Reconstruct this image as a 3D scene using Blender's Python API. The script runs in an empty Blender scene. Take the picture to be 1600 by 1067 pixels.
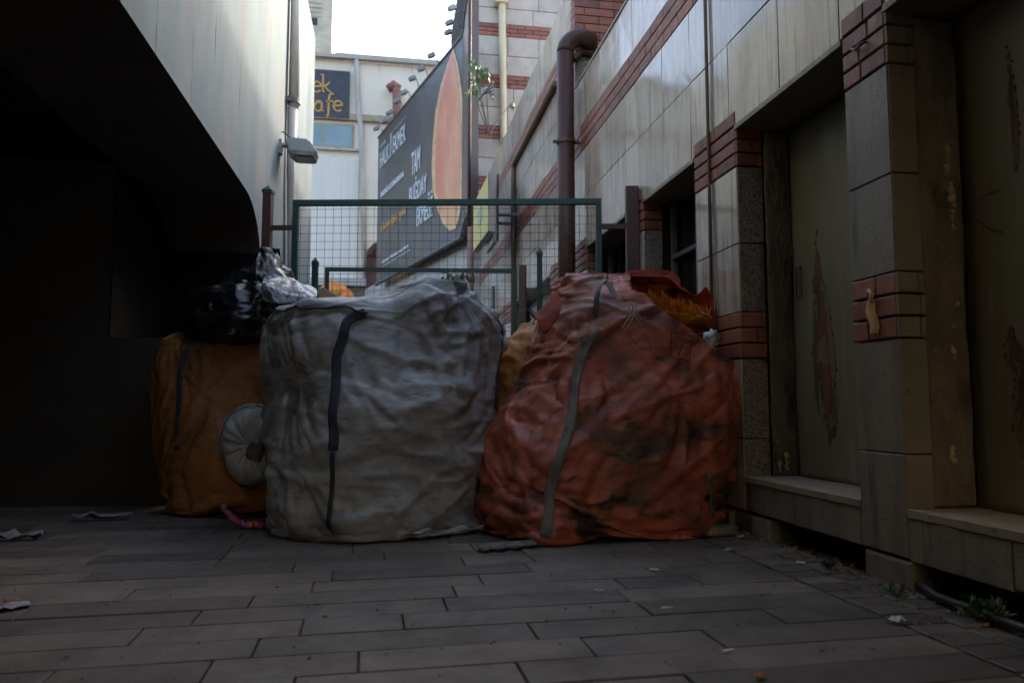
import bpy, bmesh, math, random
import numpy as np
from mathutils import Vector, Matrix, noise
R = math.radians
random.seed(7)
scene = bpy.context.scene
COL = scene.collection

# ------------------------------------------------------------------ camera
FPX, HC = 1150.0, 0.75
PITCH, YAW = R(4.846), R(9.445)
cam_d = bpy.data.cameras.new('camera')
cam_d.sensor_width = 36.0
cam_d.lens = 36.0 * FPX / 1600.0
cam_d.clip_start = 0.05
cam_d.clip_end = 2000
cam_d.dof.use_dof = True
cam_d.dof.focus_distance = 4.6
cam_d.dof.aperture_fstop = 2.6
cam = bpy.data.objects.new('camera', cam_d)
COL.objects.link(cam)
cam.location = (0, 0, HC)
cam.rotation_euler = (math.pi / 2 + PITCH, 0, -YAW)
scene.camera = cam

# ------------------------------------------------------------------ light
SUN_EL, SUN_AZ = R(25.3), R(42.0)          # azimuth from +X towards +Y
sdir = Vector((math.cos(SUN_EL) * math.cos(SUN_AZ), math.cos(SUN_EL) * math.sin(SUN_AZ), math.sin(SUN_EL)))
world = bpy.data.worlds.new('World')
scene.world = world
world.use_nodes = True
wn = world.node_tree
sky = wn.nodes.new('ShaderNodeTexSky')
sky.sky_type = 'NISHITA'
sky.sun_disc = False
sky.sun_elevation = SUN_EL
sky.sun_rotation = math.pi / 2 - SUN_AZ
sky.dust_density = 5.0
sky.air_density = 1.0
sky.ozone_density = 1.0
bg = wn.nodes['Background']
bg.inputs['Strength'].default_value = 0.15
wn.links.new(sky.outputs[0], bg.inputs[0])
sun_d = bpy.data.lights.new('sun', 'SUN')
sun_d.energy = 0.62
sun_d.angle = R(2.5)
sun_d.color = (1.0, 0.86, 0.68)
sun = bpy.data.objects.new('sun', sun_d)
COL.objects.link(sun)
sun.rotation_euler = sdir.to_track_quat('Z', 'Y').to_euler()
scene.view_settings.view_transform = 'Standard'
scene.view_settings.look = 'None'
scene.view_settings.exposure = 2.5
scene.view_settings.gamma = 1.0
scene.cycles.max_bounces = 8
scene.cycles.diffuse_bounces = 4

# ------------------------------------------------------------------ measuring helpers (real planes in the place)
_fw = Vector((math.sin(YAW) * math.cos(PITCH), math.cos(YAW) * math.cos(PITCH), math.sin(PITCH)))
_rt = Vector((math.cos(YAW), -math.sin(YAW), 0))
_up = _rt.cross(_fw)
def ray(u, v): return _fw + _rt * ((u - 800) / FPX) + _up * ((533.5 - v) / FPX)
def onX(u, v, X): d = ray(u, v); return Vector((0, 0, HC)) + d * (X / d.x)
def onY(u, v, Y): d = ray(u, v); return Vector((0, 0, HC)) + d * (Y / d.y)
def onZ(u, v, Z=0.0): d = ray(u, v); return Vector((0, 0, HC)) + d * ((Z - HC) / d.z)
def onP(u, v, P, n):
    d = ray(u, v); o = Vector((0, 0, HC))
    return o + d * ((P - o).dot(n) / d.dot(n))

# ------------------------------------------------------------------ object helpers
class MB:
    def __init__(s): s.v = []; s.f = []; s.m = []
    def add(s, vs, fs, mi=0):
        o = len(s.v); s.v += [tuple(p) for p in vs]
        s.f += [tuple(i + o for i in f) for f in fs]; s.m += [mi] * len(fs)
    def box(s, x0, x1, y0, y1, z0, z1, mi=0):
        s.add([(x0,y0,z0),(x1,y0,z0),(x1,y1,z0),(x0,y1,z0),(x0,y0,z1),(x1,y0,z1),(x1,y1,z1),(x0,y1,z1)],
              [(0,3,2,1),(4,5,6,7),(0,1,5,4),(1,2,6,5),(2,3,7,6),(3,0,4,7)], mi)
    def obox(s, c, ax, ay, az, mi=0):
        c, ax, ay, az = Vector(c), Vector(ax), Vector(ay), Vector(az)
        vs = [c + ax*i + ay*j + az*k for k in (-1,1) for (i,j) in ((-1,-1),(1,-1),(1,1),(-1,1))]
        s.add(vs, [(0,3,2,1),(4,5,6,7),(0,1,5,4),(1,2,6,5),(2,3,7,6),(3,0,4,7)], mi)
    def cham(s, x0, x1, y0, y1, z0, z1, axis, sgn, c=.004, tilt=None, mi=0):
        """box whose face on the given axis/side is chamfered; tilt offsets that face's corners"""
        lo = [x0,y0,z0]; hi = [x1,y1,z1]
        a = axis; b, d = [i for i in range(3) if i != a]
        face = hi[a] if sgn > 0 else lo[a]; back = lo[a] if sgn > 0 else hi[a]
        def P(av, bv, dv):
            p = [0,0,0]; p[a] = av; p[b] = bv; p[d] = dv; return tuple(p)
        co = [(lo[b],lo[d]),(hi[b],lo[d]),(hi[b],hi[d]),(lo[b],hi[d])]
        ci = [(lo[b]+c,lo[d]+c),(hi[b]-c,lo[d]+c),(hi[b]-c,hi[d]-c),(lo[b]+c,hi[d]-c)]
        t = tilt or (0,0,0,0)
        vs = [P(back,*q) for q in co] + [P(face - sgn*c + t[i], *q) for i, q in enumerate(co)] + [P(face + t[i], *q) for i, q in enumerate(ci)]
        fs = [(0,1,2,3)]
        for k in range(4):
            n = (k+1) % 4
            fs += [(k,4+k,4+n,n),(4+k,8+k,8+n,4+n)]
        fs.append((8,9,10,11))
        s.add(vs, fs, mi)
    def tube(s, pts, r, n=8, cap=True, mi=0):
        pts = [Vector(p) for p in pts]; rs = r if isinstance(r, (list, tuple)) else [r]*len(pts)
        o = len(s.v); prev = None
        for i, p in enumerate(pts):
            t = (pts[min(i+1,len(pts)-1)] - pts[max(i-1,0)]).normalized()
            if prev is None:
                ref = Vector((0,0,1)) if abs(t.z) < .9 else Vector((1,0,0))
                a = t.cross(ref).normalized()
            else:
                a = (prev - t*prev.dot(t)).normalized()
            prev = a; b = t.cross(a)
            for k in range(n):
                th = 2*math.pi*(k+.5)/n
                s.v.append(tuple(p + (a*math.cos(th) + b*math.sin(th))*rs[i]))
        for i in range(len(pts)-1):
            for k in range(n):
                k2 = (k+1) % n
                s.f.append((o+i*n+k, o+i*n+k2, o+(i+1)*n+k2, o+(i+1)*n+k)); s.m.append(mi)
        if cap:
            s.f.append(tuple(o+k for k in reversed(range(n)))); s.m.append(mi)
            e = o+(len(pts)-1)*n; s.f.append(tuple(e+k for k in range(n))); s.m.append(mi)
    def prism(s, poly, axis, a0, a1, mi=0):
        """extrude a 2-D polygon along an axis (0: poly=(y,z); 1: poly=(x,z); 2: poly=(x,y))"""
        n = len(poly)
        def P(q, a):
            return (a,q[0],q[1]) if axis == 0 else ((q[0],a,q[1]) if axis == 1 else (q[0],q[1],a))
        vs = [P(q,a0) for q in poly] + [P(q,a1) for q in poly]
        fs = [tuple(range(n)), tuple(reversed(range(n,2*n)))] + [(i, i+n, (i+1)%n+n, (i+1)%n) for i in range(n)]
        s.add(vs, fs, mi)
    def sheet(s, grid, mi=0):
        h = len(grid); w = len(grid[0])
        s.add([p for row in grid for p in row],
              [(i*w+j, i*w+j+1, (i+1)*w+j+1, (i+1)*w+j) for i in range(h-1) for j in range(w-1)], mi)
    def build(s, name, mats, parent=None, smooth=False, loc=None, bevel=0, solid=0, recalc=True):
        me = bpy.data.meshes.new(name)
        me.from_pydata(s.v, [], s.f)
        if not isinstance(mats, (list, tuple)): mats = [mats]
        for m in mats: me.materials.append(m)
        me.polygons.foreach_set('material_index', s.m)
        if recalc:
            bm = bmesh.new(); bm.from_mesh(me); bmesh.ops.recalc_face_normals(bm, faces=bm.faces); bm.to_mesh(me); bm.free()
        if smooth: me.polygons.foreach_set('use_smooth', [True]*len(me.polygons))
        me.update()
        o = bpy.data.objects.new(name, me); COL.objects.link(o)
        if loc is not None: o.location = loc
        if parent: o.parent = parent
        if solid:
            md = o.modifiers.new('solid', 'SOLIDIFY'); md.thickness = solid; md.offset = 0
        if bevel:
            md = o.modifiers.new('bevel', 'BEVEL'); md.width = bevel; md.segments = 2; md.limit_method = 'ANGLE'
        return o
def tag(o, label=None, cat=None, group=None, kind=None):
    if label: o['label'] = label
    if cat: o['category'] = cat
    if group: o['group'] = group
    if kind: o['kind'] = kind
    return o
def thing(name, label, cat, group=None):
    o = bpy.data.objects.new(name, None); COL.objects.link(o); o.empty_display_size = .1
    return tag(o, label, cat, group)
def fbm(p, oct=4, H=.55):
    a, s, t = 1.0, 0.0, Vector(p)
    for _ in range(oct):
        s += a*noise.noise(t); t = t*2.03; a *= H
    return s
def smooth(o): o.data.polygons.foreach_set('use_smooth', [True]*len(o.data.polygons)); return o

# ------------------------------------------------------------------ materials
def surf(name, base, alt=None, scale=6, stretch=(1,1,1), rough=(.6,.8), bump=.15, bscale=40, metal=0, spec=.5,
         island=0.0, over=(), speck=None, sheen=0, coat=0, bdist=.01, detail=6, trans=0, crease=0):
    m = bpy.data.materials.new(name); m.use_nodes = True
    nt = m.node_tree; N = nt.nodes; L = nt.links
    bs = N['Principled BSDF']
    tc = N.new('ShaderNodeTexCoord')
    def nz(sc, st=(1,1,1), det=6, off=0.0, rgh=.6):
        mp = N.new('ShaderNodeMapping'); mp.inputs['Scale'].default_value = st; mp.inputs['Location'].default_value = (off, off*.7, off*.3)
        L.new(tc.outputs['Object'], mp.inputs[0])
        n = N.new('ShaderNodeTexNoise'); n.inputs['Scale'].default_value = sc; n.inputs['Detail'].default_value = det; n.inputs['Roughness'].default_value = rgh
        L.new(mp.outputs[0], n.inputs['Vector']); return n.outputs['Fac']
    def rmp(x, lo, hi):
        r = N.new('ShaderNodeMapRange'); r.interpolation_type = 'SMOOTHSTEP'
        r.inputs['From Min'].default_value = lo; r.inputs['From Max'].default_value = hi
        L.new(x, r.inputs['Value']); return r.outputs['Result']
    def mix(f, a, b):
        x = N.new('ShaderNodeMix'); x.data_type = 'RGBA'
        L.new(f, x.inputs['Factor'])
        for i, q in ((6,a),(7,b)):
            if isinstance(q, tuple): x.inputs[i].default_value = (*q,1)
            else: L.new(q, x.inputs[i])
        return x.outputs[2]
    alt = alt or tuple(c*.7 for c in base)
    n0 = nz(scale, stretch, detail)
    col = mix(rmp(n0,.32,.68), base, alt)
    if speck:
        v = N.new('ShaderNodeTexVoronoi'); v.inputs['Scale'].default_value = speck[1]
        L.new(tc.outputs['Object'], v.inputs['Vector'])
        sp = N.new('ShaderNodeSeparateColor'); L.new(v.outputs['Color'], sp.inputs[0])
        col = mix(rmp(sp.outputs[0], speck[2], speck[2]+.1), col, speck[0])
    for k, ov in enumerate(over):
        c, sc, st, lo, hi = ov[:5]
        col = mix(rmp(nz(sc, st, 6, 3.7*(k+1)), lo, hi), col, c)
    if island:
        g = N.new('ShaderNodeNewGeometry'); h = N.new('ShaderNodeHueSaturation')
        r = N.new('ShaderNodeMapRange'); r.inputs['To Min'].default_value = 1-island; r.inputs['To Max'].default_value = 1+island
        L.new(g.outputs['Random Per Island'], r.inputs['Value']); L.new(r.outputs['Result'], h.inputs['Value'])
        L.new(col, h.inputs['Color']); col = h.outputs[0]
    L.new(col, bs.inputs['Base Color'])
    rr = N.new('ShaderNodeMapRange'); rr.inputs['From Min'].default_value = .3; rr.inputs['From Max'].default_value = .7
    rr.inputs['To Min'].default_value = rough[0]; rr.inputs['To Max'].default_value = rough[1]
    L.new(nz(scale*1.7, stretch, 5, 9.1), rr.inputs['Value']); L.new(rr.outputs['Result'], bs.inputs['Roughness'])
    bs.inputs['Metallic'].default_value = metal
    bs.inputs['Specular IOR Level'].default_value = spec
    if sheen: bs.inputs['Sheen Weight'].default_value = sheen
    if coat: bs.inputs['Coat Weight'].default_value = coat; bs.inputs['Coat Roughness'].default_value = .15
    if bump:
        b = N.new('ShaderNodeBump'); b.inputs['Strength'].default_value = bump; b.inputs['Distance'].default_value = bdist
        hgt = nz(bscale, stretch, 5, 5.3)
        if crease:                      # sharp valleys instead of soft dimples
            def ridge(x):
                q = N.new('ShaderNodeMath'); q.operation = 'SUBTRACT'; L.new(x, q.inputs[0]); q.inputs[1].default_value = .5
                p = N.new('ShaderNodeMath'); p.operation = 'ABSOLUTE'; L.new(q.outputs[0], p.inputs[0])
                w = N.new('ShaderNodeMath'); w.operation = 'POWER'; L.new(p.outputs[0], w.inputs[0]); w.inputs[1].default_value = .6; return w.outputs[0]
            r1 = ridge(nz(crease, stretch, 2, 2.2, .4)); r2 = ridge(nz(crease*2.7, stretch, 2, 6.1, .4))
            ad = N.new('ShaderNodeMath'); ad.operation = 'MULTIPLY_ADD'; L.new(r2, ad.inputs[0]); ad.inputs[1].default_value = .45; L.new(r1, ad.inputs[2])
            hgt = ad.outputs[0]
        L.new(hgt, b.inputs['Height']); L.new(b.outputs[0], bs.inputs['Normal'])
    if trans:
        tr = N.new('ShaderNodeBsdfTranslucent'); L.new(col, tr.inputs['Color'])
        mx = N.new('ShaderNodeMixShader'); mx.inputs[0].default_value = trans
        L.new(bs.outputs[0], mx.inputs[1]); L.new(tr.outputs[0], mx.inputs[2]); L.new(mx.outputs[0], N['Material Output'].inputs['Surface'])
    return m
U1 = (1,1,1)
VS = (1,1,.12)       # vertical streaks
M = {}
M['paver'] = surf('grey paving stone', (.126,.106,.088), (.084,.070,.058), 4, U1, (.45,.75), .35, 90, island=.32,
                  over=[((.045,.04,.036),1.7,U1,.52,.74), ((.04,.036,.033),38,U1,.66,.72), ((.17,.16,.15),30,U1,.66,.74)])
M['bed'] = surf('joint dirt', (.05,.043,.035), None, 20, U1, (.9,1), .5, 60)
M['lplaster'] = surf('painted plaster', (.215,.268,.292), (.182,.225,.246), 2.2, (1,1,.25), (.85,.95), .15, 25, spec=.1,
                     over=[((.19,.19,.19),9,(1,1,.05),.60,.74), ((.215,.225,.225),1.6,(1,1,.3),.55,.72), ((.08,.08,.08),22,(1,1,.035),.64,.70), ((.25,.262,.268),1.1,(1,1,.6),.52,.70)])
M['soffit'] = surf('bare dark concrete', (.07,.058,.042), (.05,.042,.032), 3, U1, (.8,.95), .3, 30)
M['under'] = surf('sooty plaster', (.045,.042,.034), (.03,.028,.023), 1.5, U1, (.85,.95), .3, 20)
M['tar'] = surf('tarred wall', (.014,.013,.011), None, 3, U1, (.9,1), .2, 20, spec=.1)  # near-black colour that stands in for shade on the end wall's side
M['soot'] = surf('sooty dark render', (.055,.049,.038), (.04,.036,.029), 1.5, U1, (.85,.95), .3, 20)  # front tone of the end wall, paired with its painted-dark side
M['slab'] = surf('polished stone slab', (.50,.415,.345), (.37,.30,.24), 7, (1,1,.35), (.05,.20), .015, 14, island=.12, spec=.85,
                 over=[((.22,.19,.155),26,(1,1,.045),.52,.66), ((.54,.49,.42),60,U1,.62,.70), ((.17,.13,.09),2.6,(1,1,.35),.60,.80)], bdist=.004)
M['granite'] = surf('speckled granite', (.26,.225,.18), (.20,.17,.135), 5, U1, (.25,.5), .15, 120, speck=((.06,.05,.04),150,.62), island=.08,
                    over=[((.10,.085,.065),9,(1,1,.15),.56,.72)])
M['darkstone'] = surf('weathered dark granite', (.22,.185,.14), (.14,.12,.092), 6, (1,1,.25), (.3,.55), .2, 80, island=.08,
                      speck=((.10,.085,.065),200,.86), over=[((.08,.066,.05),11,(1,1,.1),.55,.7), ((.24,.20,.15),30,(1,1,.2),.64,.72)])
M['olivestone'] = surf('olive painted stone', (.205,.182,.125), (.16,.142,.10), 4, U1, (.45,.7), .15, 50, island=.06,
                       over=[((.07,.065,.05),14,U1,.63,.72)])
M['redstone'] = surf('red stone brick', (.27,.088,.052), (.18,.066,.045), 14, U1, (.4,.65), .25, 90, island=.28,
                     over=[((.36,.24,.18),7,(1,1,.4),.66,.75), ((.08,.04,.03),9,U1,.6,.74)])
M['core'] = surf('joint shadow mortar', (.05,.042,.035), None, 8, U1, (.9,1), .2, 40)  # dark mortar backing that shows in the joints
M['olive'] = surf('olive door paint', (.205,.178,.10), (.155,.135,.078), 2.5, (1,1,.35), (.4,.65), .10, 22, bdist=.02,
                  over=[((.24,.23,.19),5,(1,1,.12),.62,.74), ((.07,.06,.045),3,(1,1,.3),.60,.76)])
M['rust'] = surf('bare rust', (.20,.068,.025), (.06,.028,.018), 9, (1,1,.3), (.7,.9), .5, 70)
M['oldplaster'] = surf('crumbling plaster', (.20,.16,.105), (.12,.097,.068), 8, (1,1,.4), (.8,.95), .9, 45, bdist=.02,
                       over=[((.24,.19,.12),13,U1,.56,.74), ((.04,.034,.025),7,(1,1,.5),.52,.76)])
M['rustbleed'] = surf('rust stained olive paint', (.175,.135,.072), (.13,.085,.045), 6, (1,1,.2), (.5,.7), .1, 40)
M['sootmark'] = surf('burnt paint', (.05,.045,.03), (.09,.08,.05), 14, (1,1,.3), (.6,.8), .2, 50)
M['ochre'] = surf('ochre render', (.62,.53,.40), (.56,.48,.36), 1.2, U1, (.8,.9), .05, 10)
M['foam'] = surf('old yellow foam', (.50,.40,.22), (.33,.25,.13), 30, U1, (.85,.95), .8, 60)
M['sill'] = surf('worn beige sill stone', (.36,.29,.21), (.28,.22,.155), 9, U1, (.5,.75), .3, 60, over=[((.12,.09,.065),12,U1,.62,.72)])
M['black'] = surf('dark window glass', (.012,.012,.013), None, 4, U1, (.08,.2), 0)
M['bar'] = surf('grey painted bar', (.13,.125,.12), None, 12, U1, (.4,.6), .1, 50)
M['brownmetal'] = surf('dark brown paint', (.060,.020,.012), (.042,.015,.010), 5, (1,1,.3), (.40,.55), .05, 30, spec=.35)
M['browniron'] = surf('brown painted iron', (.06,.028,.026), (.10,.04,.03), 18, U1, (.45,.6), .2, 50)
M['greenmetal'] = surf('green paint', (.018,.075,.06), (.02,.055,.045), 10, U1, (.35,.5), .1, 50)
M['wire'] = surf('dark green wire', (.03,.06,.052), None, 10, U1, (.4,.6), 0)
M['conduit'] = surf('rusty conduit', (.16,.09,.055), (.10,.06,.045), 12, (1,1,.2), (.5,.7), .2, 60)
M['greypipe'] = surf('pale grey pipe', (.50,.48,.45), (.36,.33,.30), 3, (1,1,.2), (.5,.7), .1, 40, over=[((.12,.11,.10),5,(1,1,.3),.6,.72)])
M['lampgrey'] = surf('grey lamp casting', (.28,.30,.33), (.22,.24,.27), 9, U1, (.35,.5), .05, 60)
M['lampglass'] = surf('cloudy lamp glass', (.18,.19,.19), None, 9, U1, (.1,.2), 0)
M['cream'] = surf('cream render', (.78,.70,.58), (.70,.63,.52), 1.2, (1,1,.4), (.8,.9), .05, 10, over=[((.42,.38,.32),3,(1,1,.15),.64,.76)])
M['creampanel'] = surf('ribbed grey panel', (.70,.66,.60), (.64,.60,.54), 2, (4,4,.1), (.6,.8), .05, 10)
M['signboard'] = surf('dark slate board', (.035,.036,.05), None, 4, U1, (.4,.6), 0)
M['gold'] = surf('gold lettering', (.62,.33,.07), None, 8, U1, (.5,.6), 0)
M['pane'] = surf('hazy window pane', (.16,.24,.26), (.22,.31,.33), 1, U1, (.1,.25), 0)
M['tan'] = surf('tan window frame', (.36,.30,.19), None, 4, U1, (.5,.7), 0)
M['tower'] = surf('pale tower render', (.62,.55,.42), None, 1, U1, (.8,.9), 0)
M['bill'] = surf('printed dark banner', (.055,.052,.055), (.085,.062,.045), .55, U1, (.35,.5), 0, over=[((.10,.072,.05),.8,U1,.5,.75)])
M['white'] = surf('white print', (.72,.72,.74), None, 8, U1, (.4,.5), 0)
M['loaf'] = surf('printed crust', (.66,.215,.115), (.68,.34,.165), 1.3, (1,1,.5), (.4,.5), 0, over=[((.60,.15,.10),1.1,(1,1,.4),.42,.80),((.78,.52,.28),40,U1,.62,.68),((.30,.09,.06),45,U1,.64,.70)])
M['crustrim'] = surf('printed crust rim', (.74,.44,.21), None, 6, U1, (.4,.5), 0)
M['yellowsign'] = surf('yellow sign face', (.60,.50,.12), (.56,.49,.15), 2, U1, (.4,.5), 0)
M['palecon'] = surf('pale grey stone', (.44,.40,.36), (.36,.33,.30), 3, U1, (.6,.8), .1, 30, island=.07, over=[((.24,.23,.22),8,(1,1,.2),.6,.74)])
M['creampipe'] = surf('cream pipe', (.58,.53,.36), (.48,.42,.26), 3, (1,1,.3), (.4,.6), 0)
M['redpipe'] = surf('red brown pipe', (.27,.11,.085), (.18,.08,.06), 4, U1, (.5,.7), .1, 20)
M['leaf'] = surf('fresh leaf', (.085,.17,.03), (.06,.125,.025), 9, U1, (.45,.6), 0, island=.3)
M['weed'] = surf('weed leaf', (.05,.095,.025), (.03,.06,.018), 20, U1, (.5,.7), 0, island=.3)
M['twig'] = surf('twig', (.12,.085,.06), None, 20, U1, (.7,.9), .2, 60)
M['sackwhite'] = surf('dirty white woven plastic', (.385,.425,.46), (.27,.295,.315), 2.2, (1,1,1.7), (.50,.68), .55, 24, bdist=.014, crease=4.2,
                      over=[((.12,.112,.108),1.5,(.8,.8,1.5),.48,.68), ((.21,.205,.205),13,(.7,.7,1.8),.48,.74), ((.50,.52,.56),7,(1,1,1.6),.52,.76), ((.07,.062,.056),5,(1,1,2),.64,.82), ((.10,.16,.24),3.4,(1,1,1.4),.68,.76)])
M['sackorange'] = surf('dirty orange woven plastic', (.42,.105,.055), (.28,.066,.038), 3, (1,1,1.5), (.48,.66), .55, 24, bdist=.014, crease=4.2,
                       over=[((.10,.042,.03),1.9,(1,1,1.4),.49,.66), ((.50,.17,.105),5,(.8,.8,1.4),.50,.76), ((.032,.022,.019),2.6,(.8,.8,1.7),.55,.64), ((.11,.05,.036),11,(.7,.7,1.5),.50,.72)])
M['sackyellow'] = surf('dirty yellow woven plastic', (.34,.14,.026), (.23,.09,.02), 3, (1,1,.8), (.55,.7), .7, 24, bdist=.014, crease=4.2,
                       over=[((.13,.065,.025),2.3,U1,.50,.72), ((.09,.05,.025),28,(.7,.7,1.6),.54,.74), ((.46,.20,.05),19,U1,.60,.76)])
M['sackpale'] = surf('pale blue white sack', (.46,.50,.52), (.36,.39,.41), 9, U1, (.45,.6), .3, 60, over=[((.16,.16,.15),6,U1,.58,.72)])
M['stitch'] = surf('brown gathered cloth', (.13,.11,.085), None, 30, U1, (.8,.9), .4, 60)
M['bluestrap'] = surf('navy webbing', (.018,.028,.045), (.03,.05,.07), 60, U1, (.6,.8), .4, 160)
M['greystrap'] = surf('grey webbing', (.17,.165,.15), (.10,.098,.09), 14, U1, (.65,.85), .4, 160)
M['rope'] = surf('pale cord', (.42,.38,.30), None, 30, U1, (.8,.9), .2, 60)
M['blackplastic'] = surf('black bin bag plastic', (.012,.012,.014), None, 8, U1, (.16,.30), .1, 12, spec=.6)
M['silver'] = surf('shiny grey plastic sheet', (.10,.10,.11), (.05,.05,.055), 6, U1, (.18,.30), .05, 12, spec=.8, metal=.25)
M['card'] = surf('brown cardboard', (.28,.17,.10), (.23,.14,.08), 6, U1, (.8,.9), .05, 40)
M['fringe'] = surf('orange yellow netting', (.80,.36,.03), (.68,.24,.02), 12, U1, (.6,.8), 0, island=.35, trans=.35)
M['flap'] = surf('thin orange woven plastic', (.52,.095,.03), (.42,.07,.025), 5, U1, (.4,.6), .3, 170, trans=.6, over=[((.15,.04,.02),3,U1,.55,.75)])
M['paper'] = surf('white paper', (.62,.61,.62), (.55,.54,.55), 14, U1, (.7,.8), .05, 40)
M['dullpaper'] = surf('grubby paper', (.24,.25,.27), (.17,.175,.185), 14, U1, (.7,.8), .1, 40)  # darker grey copy of the paper colour for the left-hand scraps
M['corru'] = surf('tan corrugated cup', (.55,.36,.19), (.42,.26,.13), 10, U1, (.8,.9), .1, 60)
M['purple'] = surf('purple foil wrapper', (.06,.03,.16), (.45,.06,.03), 14, U1, (.2,.35), .3, 50, over=[((.7,.65,.75),40,U1,.68,.70)])
M['redprint'] = surf('red print', (.45,.03,.02), None, 9, U1, (.5,.6), 0)
M['hose'] = surf('black rubber hose', (.02,.02,.02), None, 9, U1, (.4,.6), 0)
M['grit'] = surf('dry crumbs', (.22,.16,.10), (.10,.075,.05), 30, U1, (.9,1), .3, 60, island=.5)
M['orangebit'] = surf('orange peel', (.6,.22,.03), None, 9, U1, (.6,.7), 0)
M['orangelamp'] = surf('orange shop goods', (.70,.16,.03), (.55,.30,.04), 2, U1, (.4,.5), 0)
M['shop'] = surf('dim shop front', (.10,.085,.065), (.16,.14,.10), .8, U1, (.4,.6), 0)

# ------------------------------------------------------------------ ground
XW, XL = 2.08, -1.25
mb = MB(); mb.box(-60,60,-40,120,-.30,-.012)
tag(mb.build('ground', M['bed']), kind='structure')
mb = MB()
rot = R(1.6); cr, sr = math.cos(rot), math.sin(rot)
def pv(x, y, z): return (x*cr - y*sr, x*sr + y*cr, z)
def paver(bx0, bx1, by0, by1, rotd=True, g=.0024):
    b2 = MB(); t = [random.uniform(-.0016,.0016)+random.uniform(-.0012,.0012) for _ in range(4)]
    h = random.uniform(-.002,.002)
    b2.cham(bx0+g, bx1-g, by0+g, by1-g, -.03, h, 2, 1, .0035, t)
    mb.add([pv(*p) if rotd else p for p in b2.v], b2.f)
ROW = .187
y = -1.0; k = 0
while y < 9.0:
    x = -7.5 + random.uniform(0,.6)
    while True:
        w = random.choice([.34,.42,.52,.62,.70,.78,.88])
        end = (1.735 + y*sr) / cr          # pavers stop where the border strip begins
        x1 = min(x+w, end)
        if end - x1 < .18: x1 = end
        paver(x, x1, y, y+ROW)
        x = x1
        if x >= end-1e-6: break
    y += ROW
y = -1.0
while y < 9:
    l = .115
    for x0 in (1.745, 1.925):
        paver(x0, x0+.178, y + (0 if x0 < 1.8 else .05), y+l + (0 if x0 < 1.8 else .05), rotd=False, g=.0045)
    y += l
tag(mb.build('pavement', M['paver']), kind='structure')

# ------------------------------------------------------------------ left building with the underpass
lb = thing('concrete_building', 'pale plastered concrete building over a dark underpass with a rounded opening edge', 'building')
TOPL = 6.6
poly = [(-4.2,2.6),(6.55,2.6)]
for a in range(0,91,9):
    poly.append((6.55 + .85*math.sin(R(a)), 1.95 + .65*math.cos(R(a))))
poly += [(7.40,-.02),(11.75,-.02),(11.75,TOPL),(-4.2,TOPL)]
# side face, split into material 0 (painted outer face) and 1 (bare soffit)
mb = MB()
n = len(poly)
vs = [(XL,q[0],q[1]) for q in poly] + [(-2.12,q[0],q[1]) for q in poly]
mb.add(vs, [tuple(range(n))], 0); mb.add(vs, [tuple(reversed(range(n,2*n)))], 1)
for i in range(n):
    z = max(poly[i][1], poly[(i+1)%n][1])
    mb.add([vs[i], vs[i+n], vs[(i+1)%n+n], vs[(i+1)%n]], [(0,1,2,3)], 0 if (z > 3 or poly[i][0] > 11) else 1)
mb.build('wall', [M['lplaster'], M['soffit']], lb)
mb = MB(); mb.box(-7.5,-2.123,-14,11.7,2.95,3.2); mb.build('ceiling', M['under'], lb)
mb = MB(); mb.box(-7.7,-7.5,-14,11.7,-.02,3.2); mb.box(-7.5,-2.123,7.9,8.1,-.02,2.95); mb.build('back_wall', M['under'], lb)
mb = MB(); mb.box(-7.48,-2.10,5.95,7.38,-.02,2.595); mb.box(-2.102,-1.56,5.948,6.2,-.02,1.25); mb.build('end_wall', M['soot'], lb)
mb = MB(); mb.box(-2.098,-2.085,5.952,7.38,-.02,2.59); mb.box(-2.084,XL-.02,7.33,7.385,-.02,2.2); mb.build('side_wall', M['tar'], lb)  # thin liner painting shade over faces that catch the alley light
mb = MB(); mb.box(XL,XW+.3,-2.2,3.0,3.36,3.75); mb.build('bridge_slab', M['soffit'], lb)  # unseen slab added over the alley to dim the foreground
rf = thing('street_front', 'warm ochre rendered street front standing across the street behind the viewer', 'building')
mb = MB(); mb.box(-14,16,-11,-10,0,9); mb.build('wall', M['ochre'], rf)  # out of view, added so warm light bounces into the foreground
mb = MB(); mb.box(-14,16,-10.0,-9.7,9.002,9.3); mb.build('cornice', M['cream'], rf)
# pipe on the left wall
pp = thing('wall_pipe', 'pale grey drainpipe strapped to the left plaster wall behind the floodlight', 'pipe')
px, py = XL+.08, 8.8
mb = MB(); mb.tube([(px,py,6.5),(px,py,4.25)], .062, 14); mb.build('pipe', M['greypipe'], pp, smooth=True)
mb = MB(); mb.tube([(px-.01,py,4.26),(px-.02,py+.05,3.6),(px+.0,py+.12,2.6),(px,py+.2,1.9)], [.06,.05,.045,.045], 12); mb.build('lower_pipe', M['greypipe'], pp, smooth=True)
mb = MB(); mb.tube([(px,py,4.36),(px,py,4.30)], .082, 14); mb.box(XL-.01,px,py-.10,py-.05,4.30,4.36); mb.build('bracket', M['bar'], pp)
mb = MB(); mb.tube([(XL+.012,8.72,6.4),(XL+.012,8.72,3.2),(XL+.012,8.9,2.4),(XL+.012,9.0,0)], .008, 6)
tag(mb.build('cable', M['bar']), 'thin dark cable running down the left plaster wall beside the grey pipe', 'cable')
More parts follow.
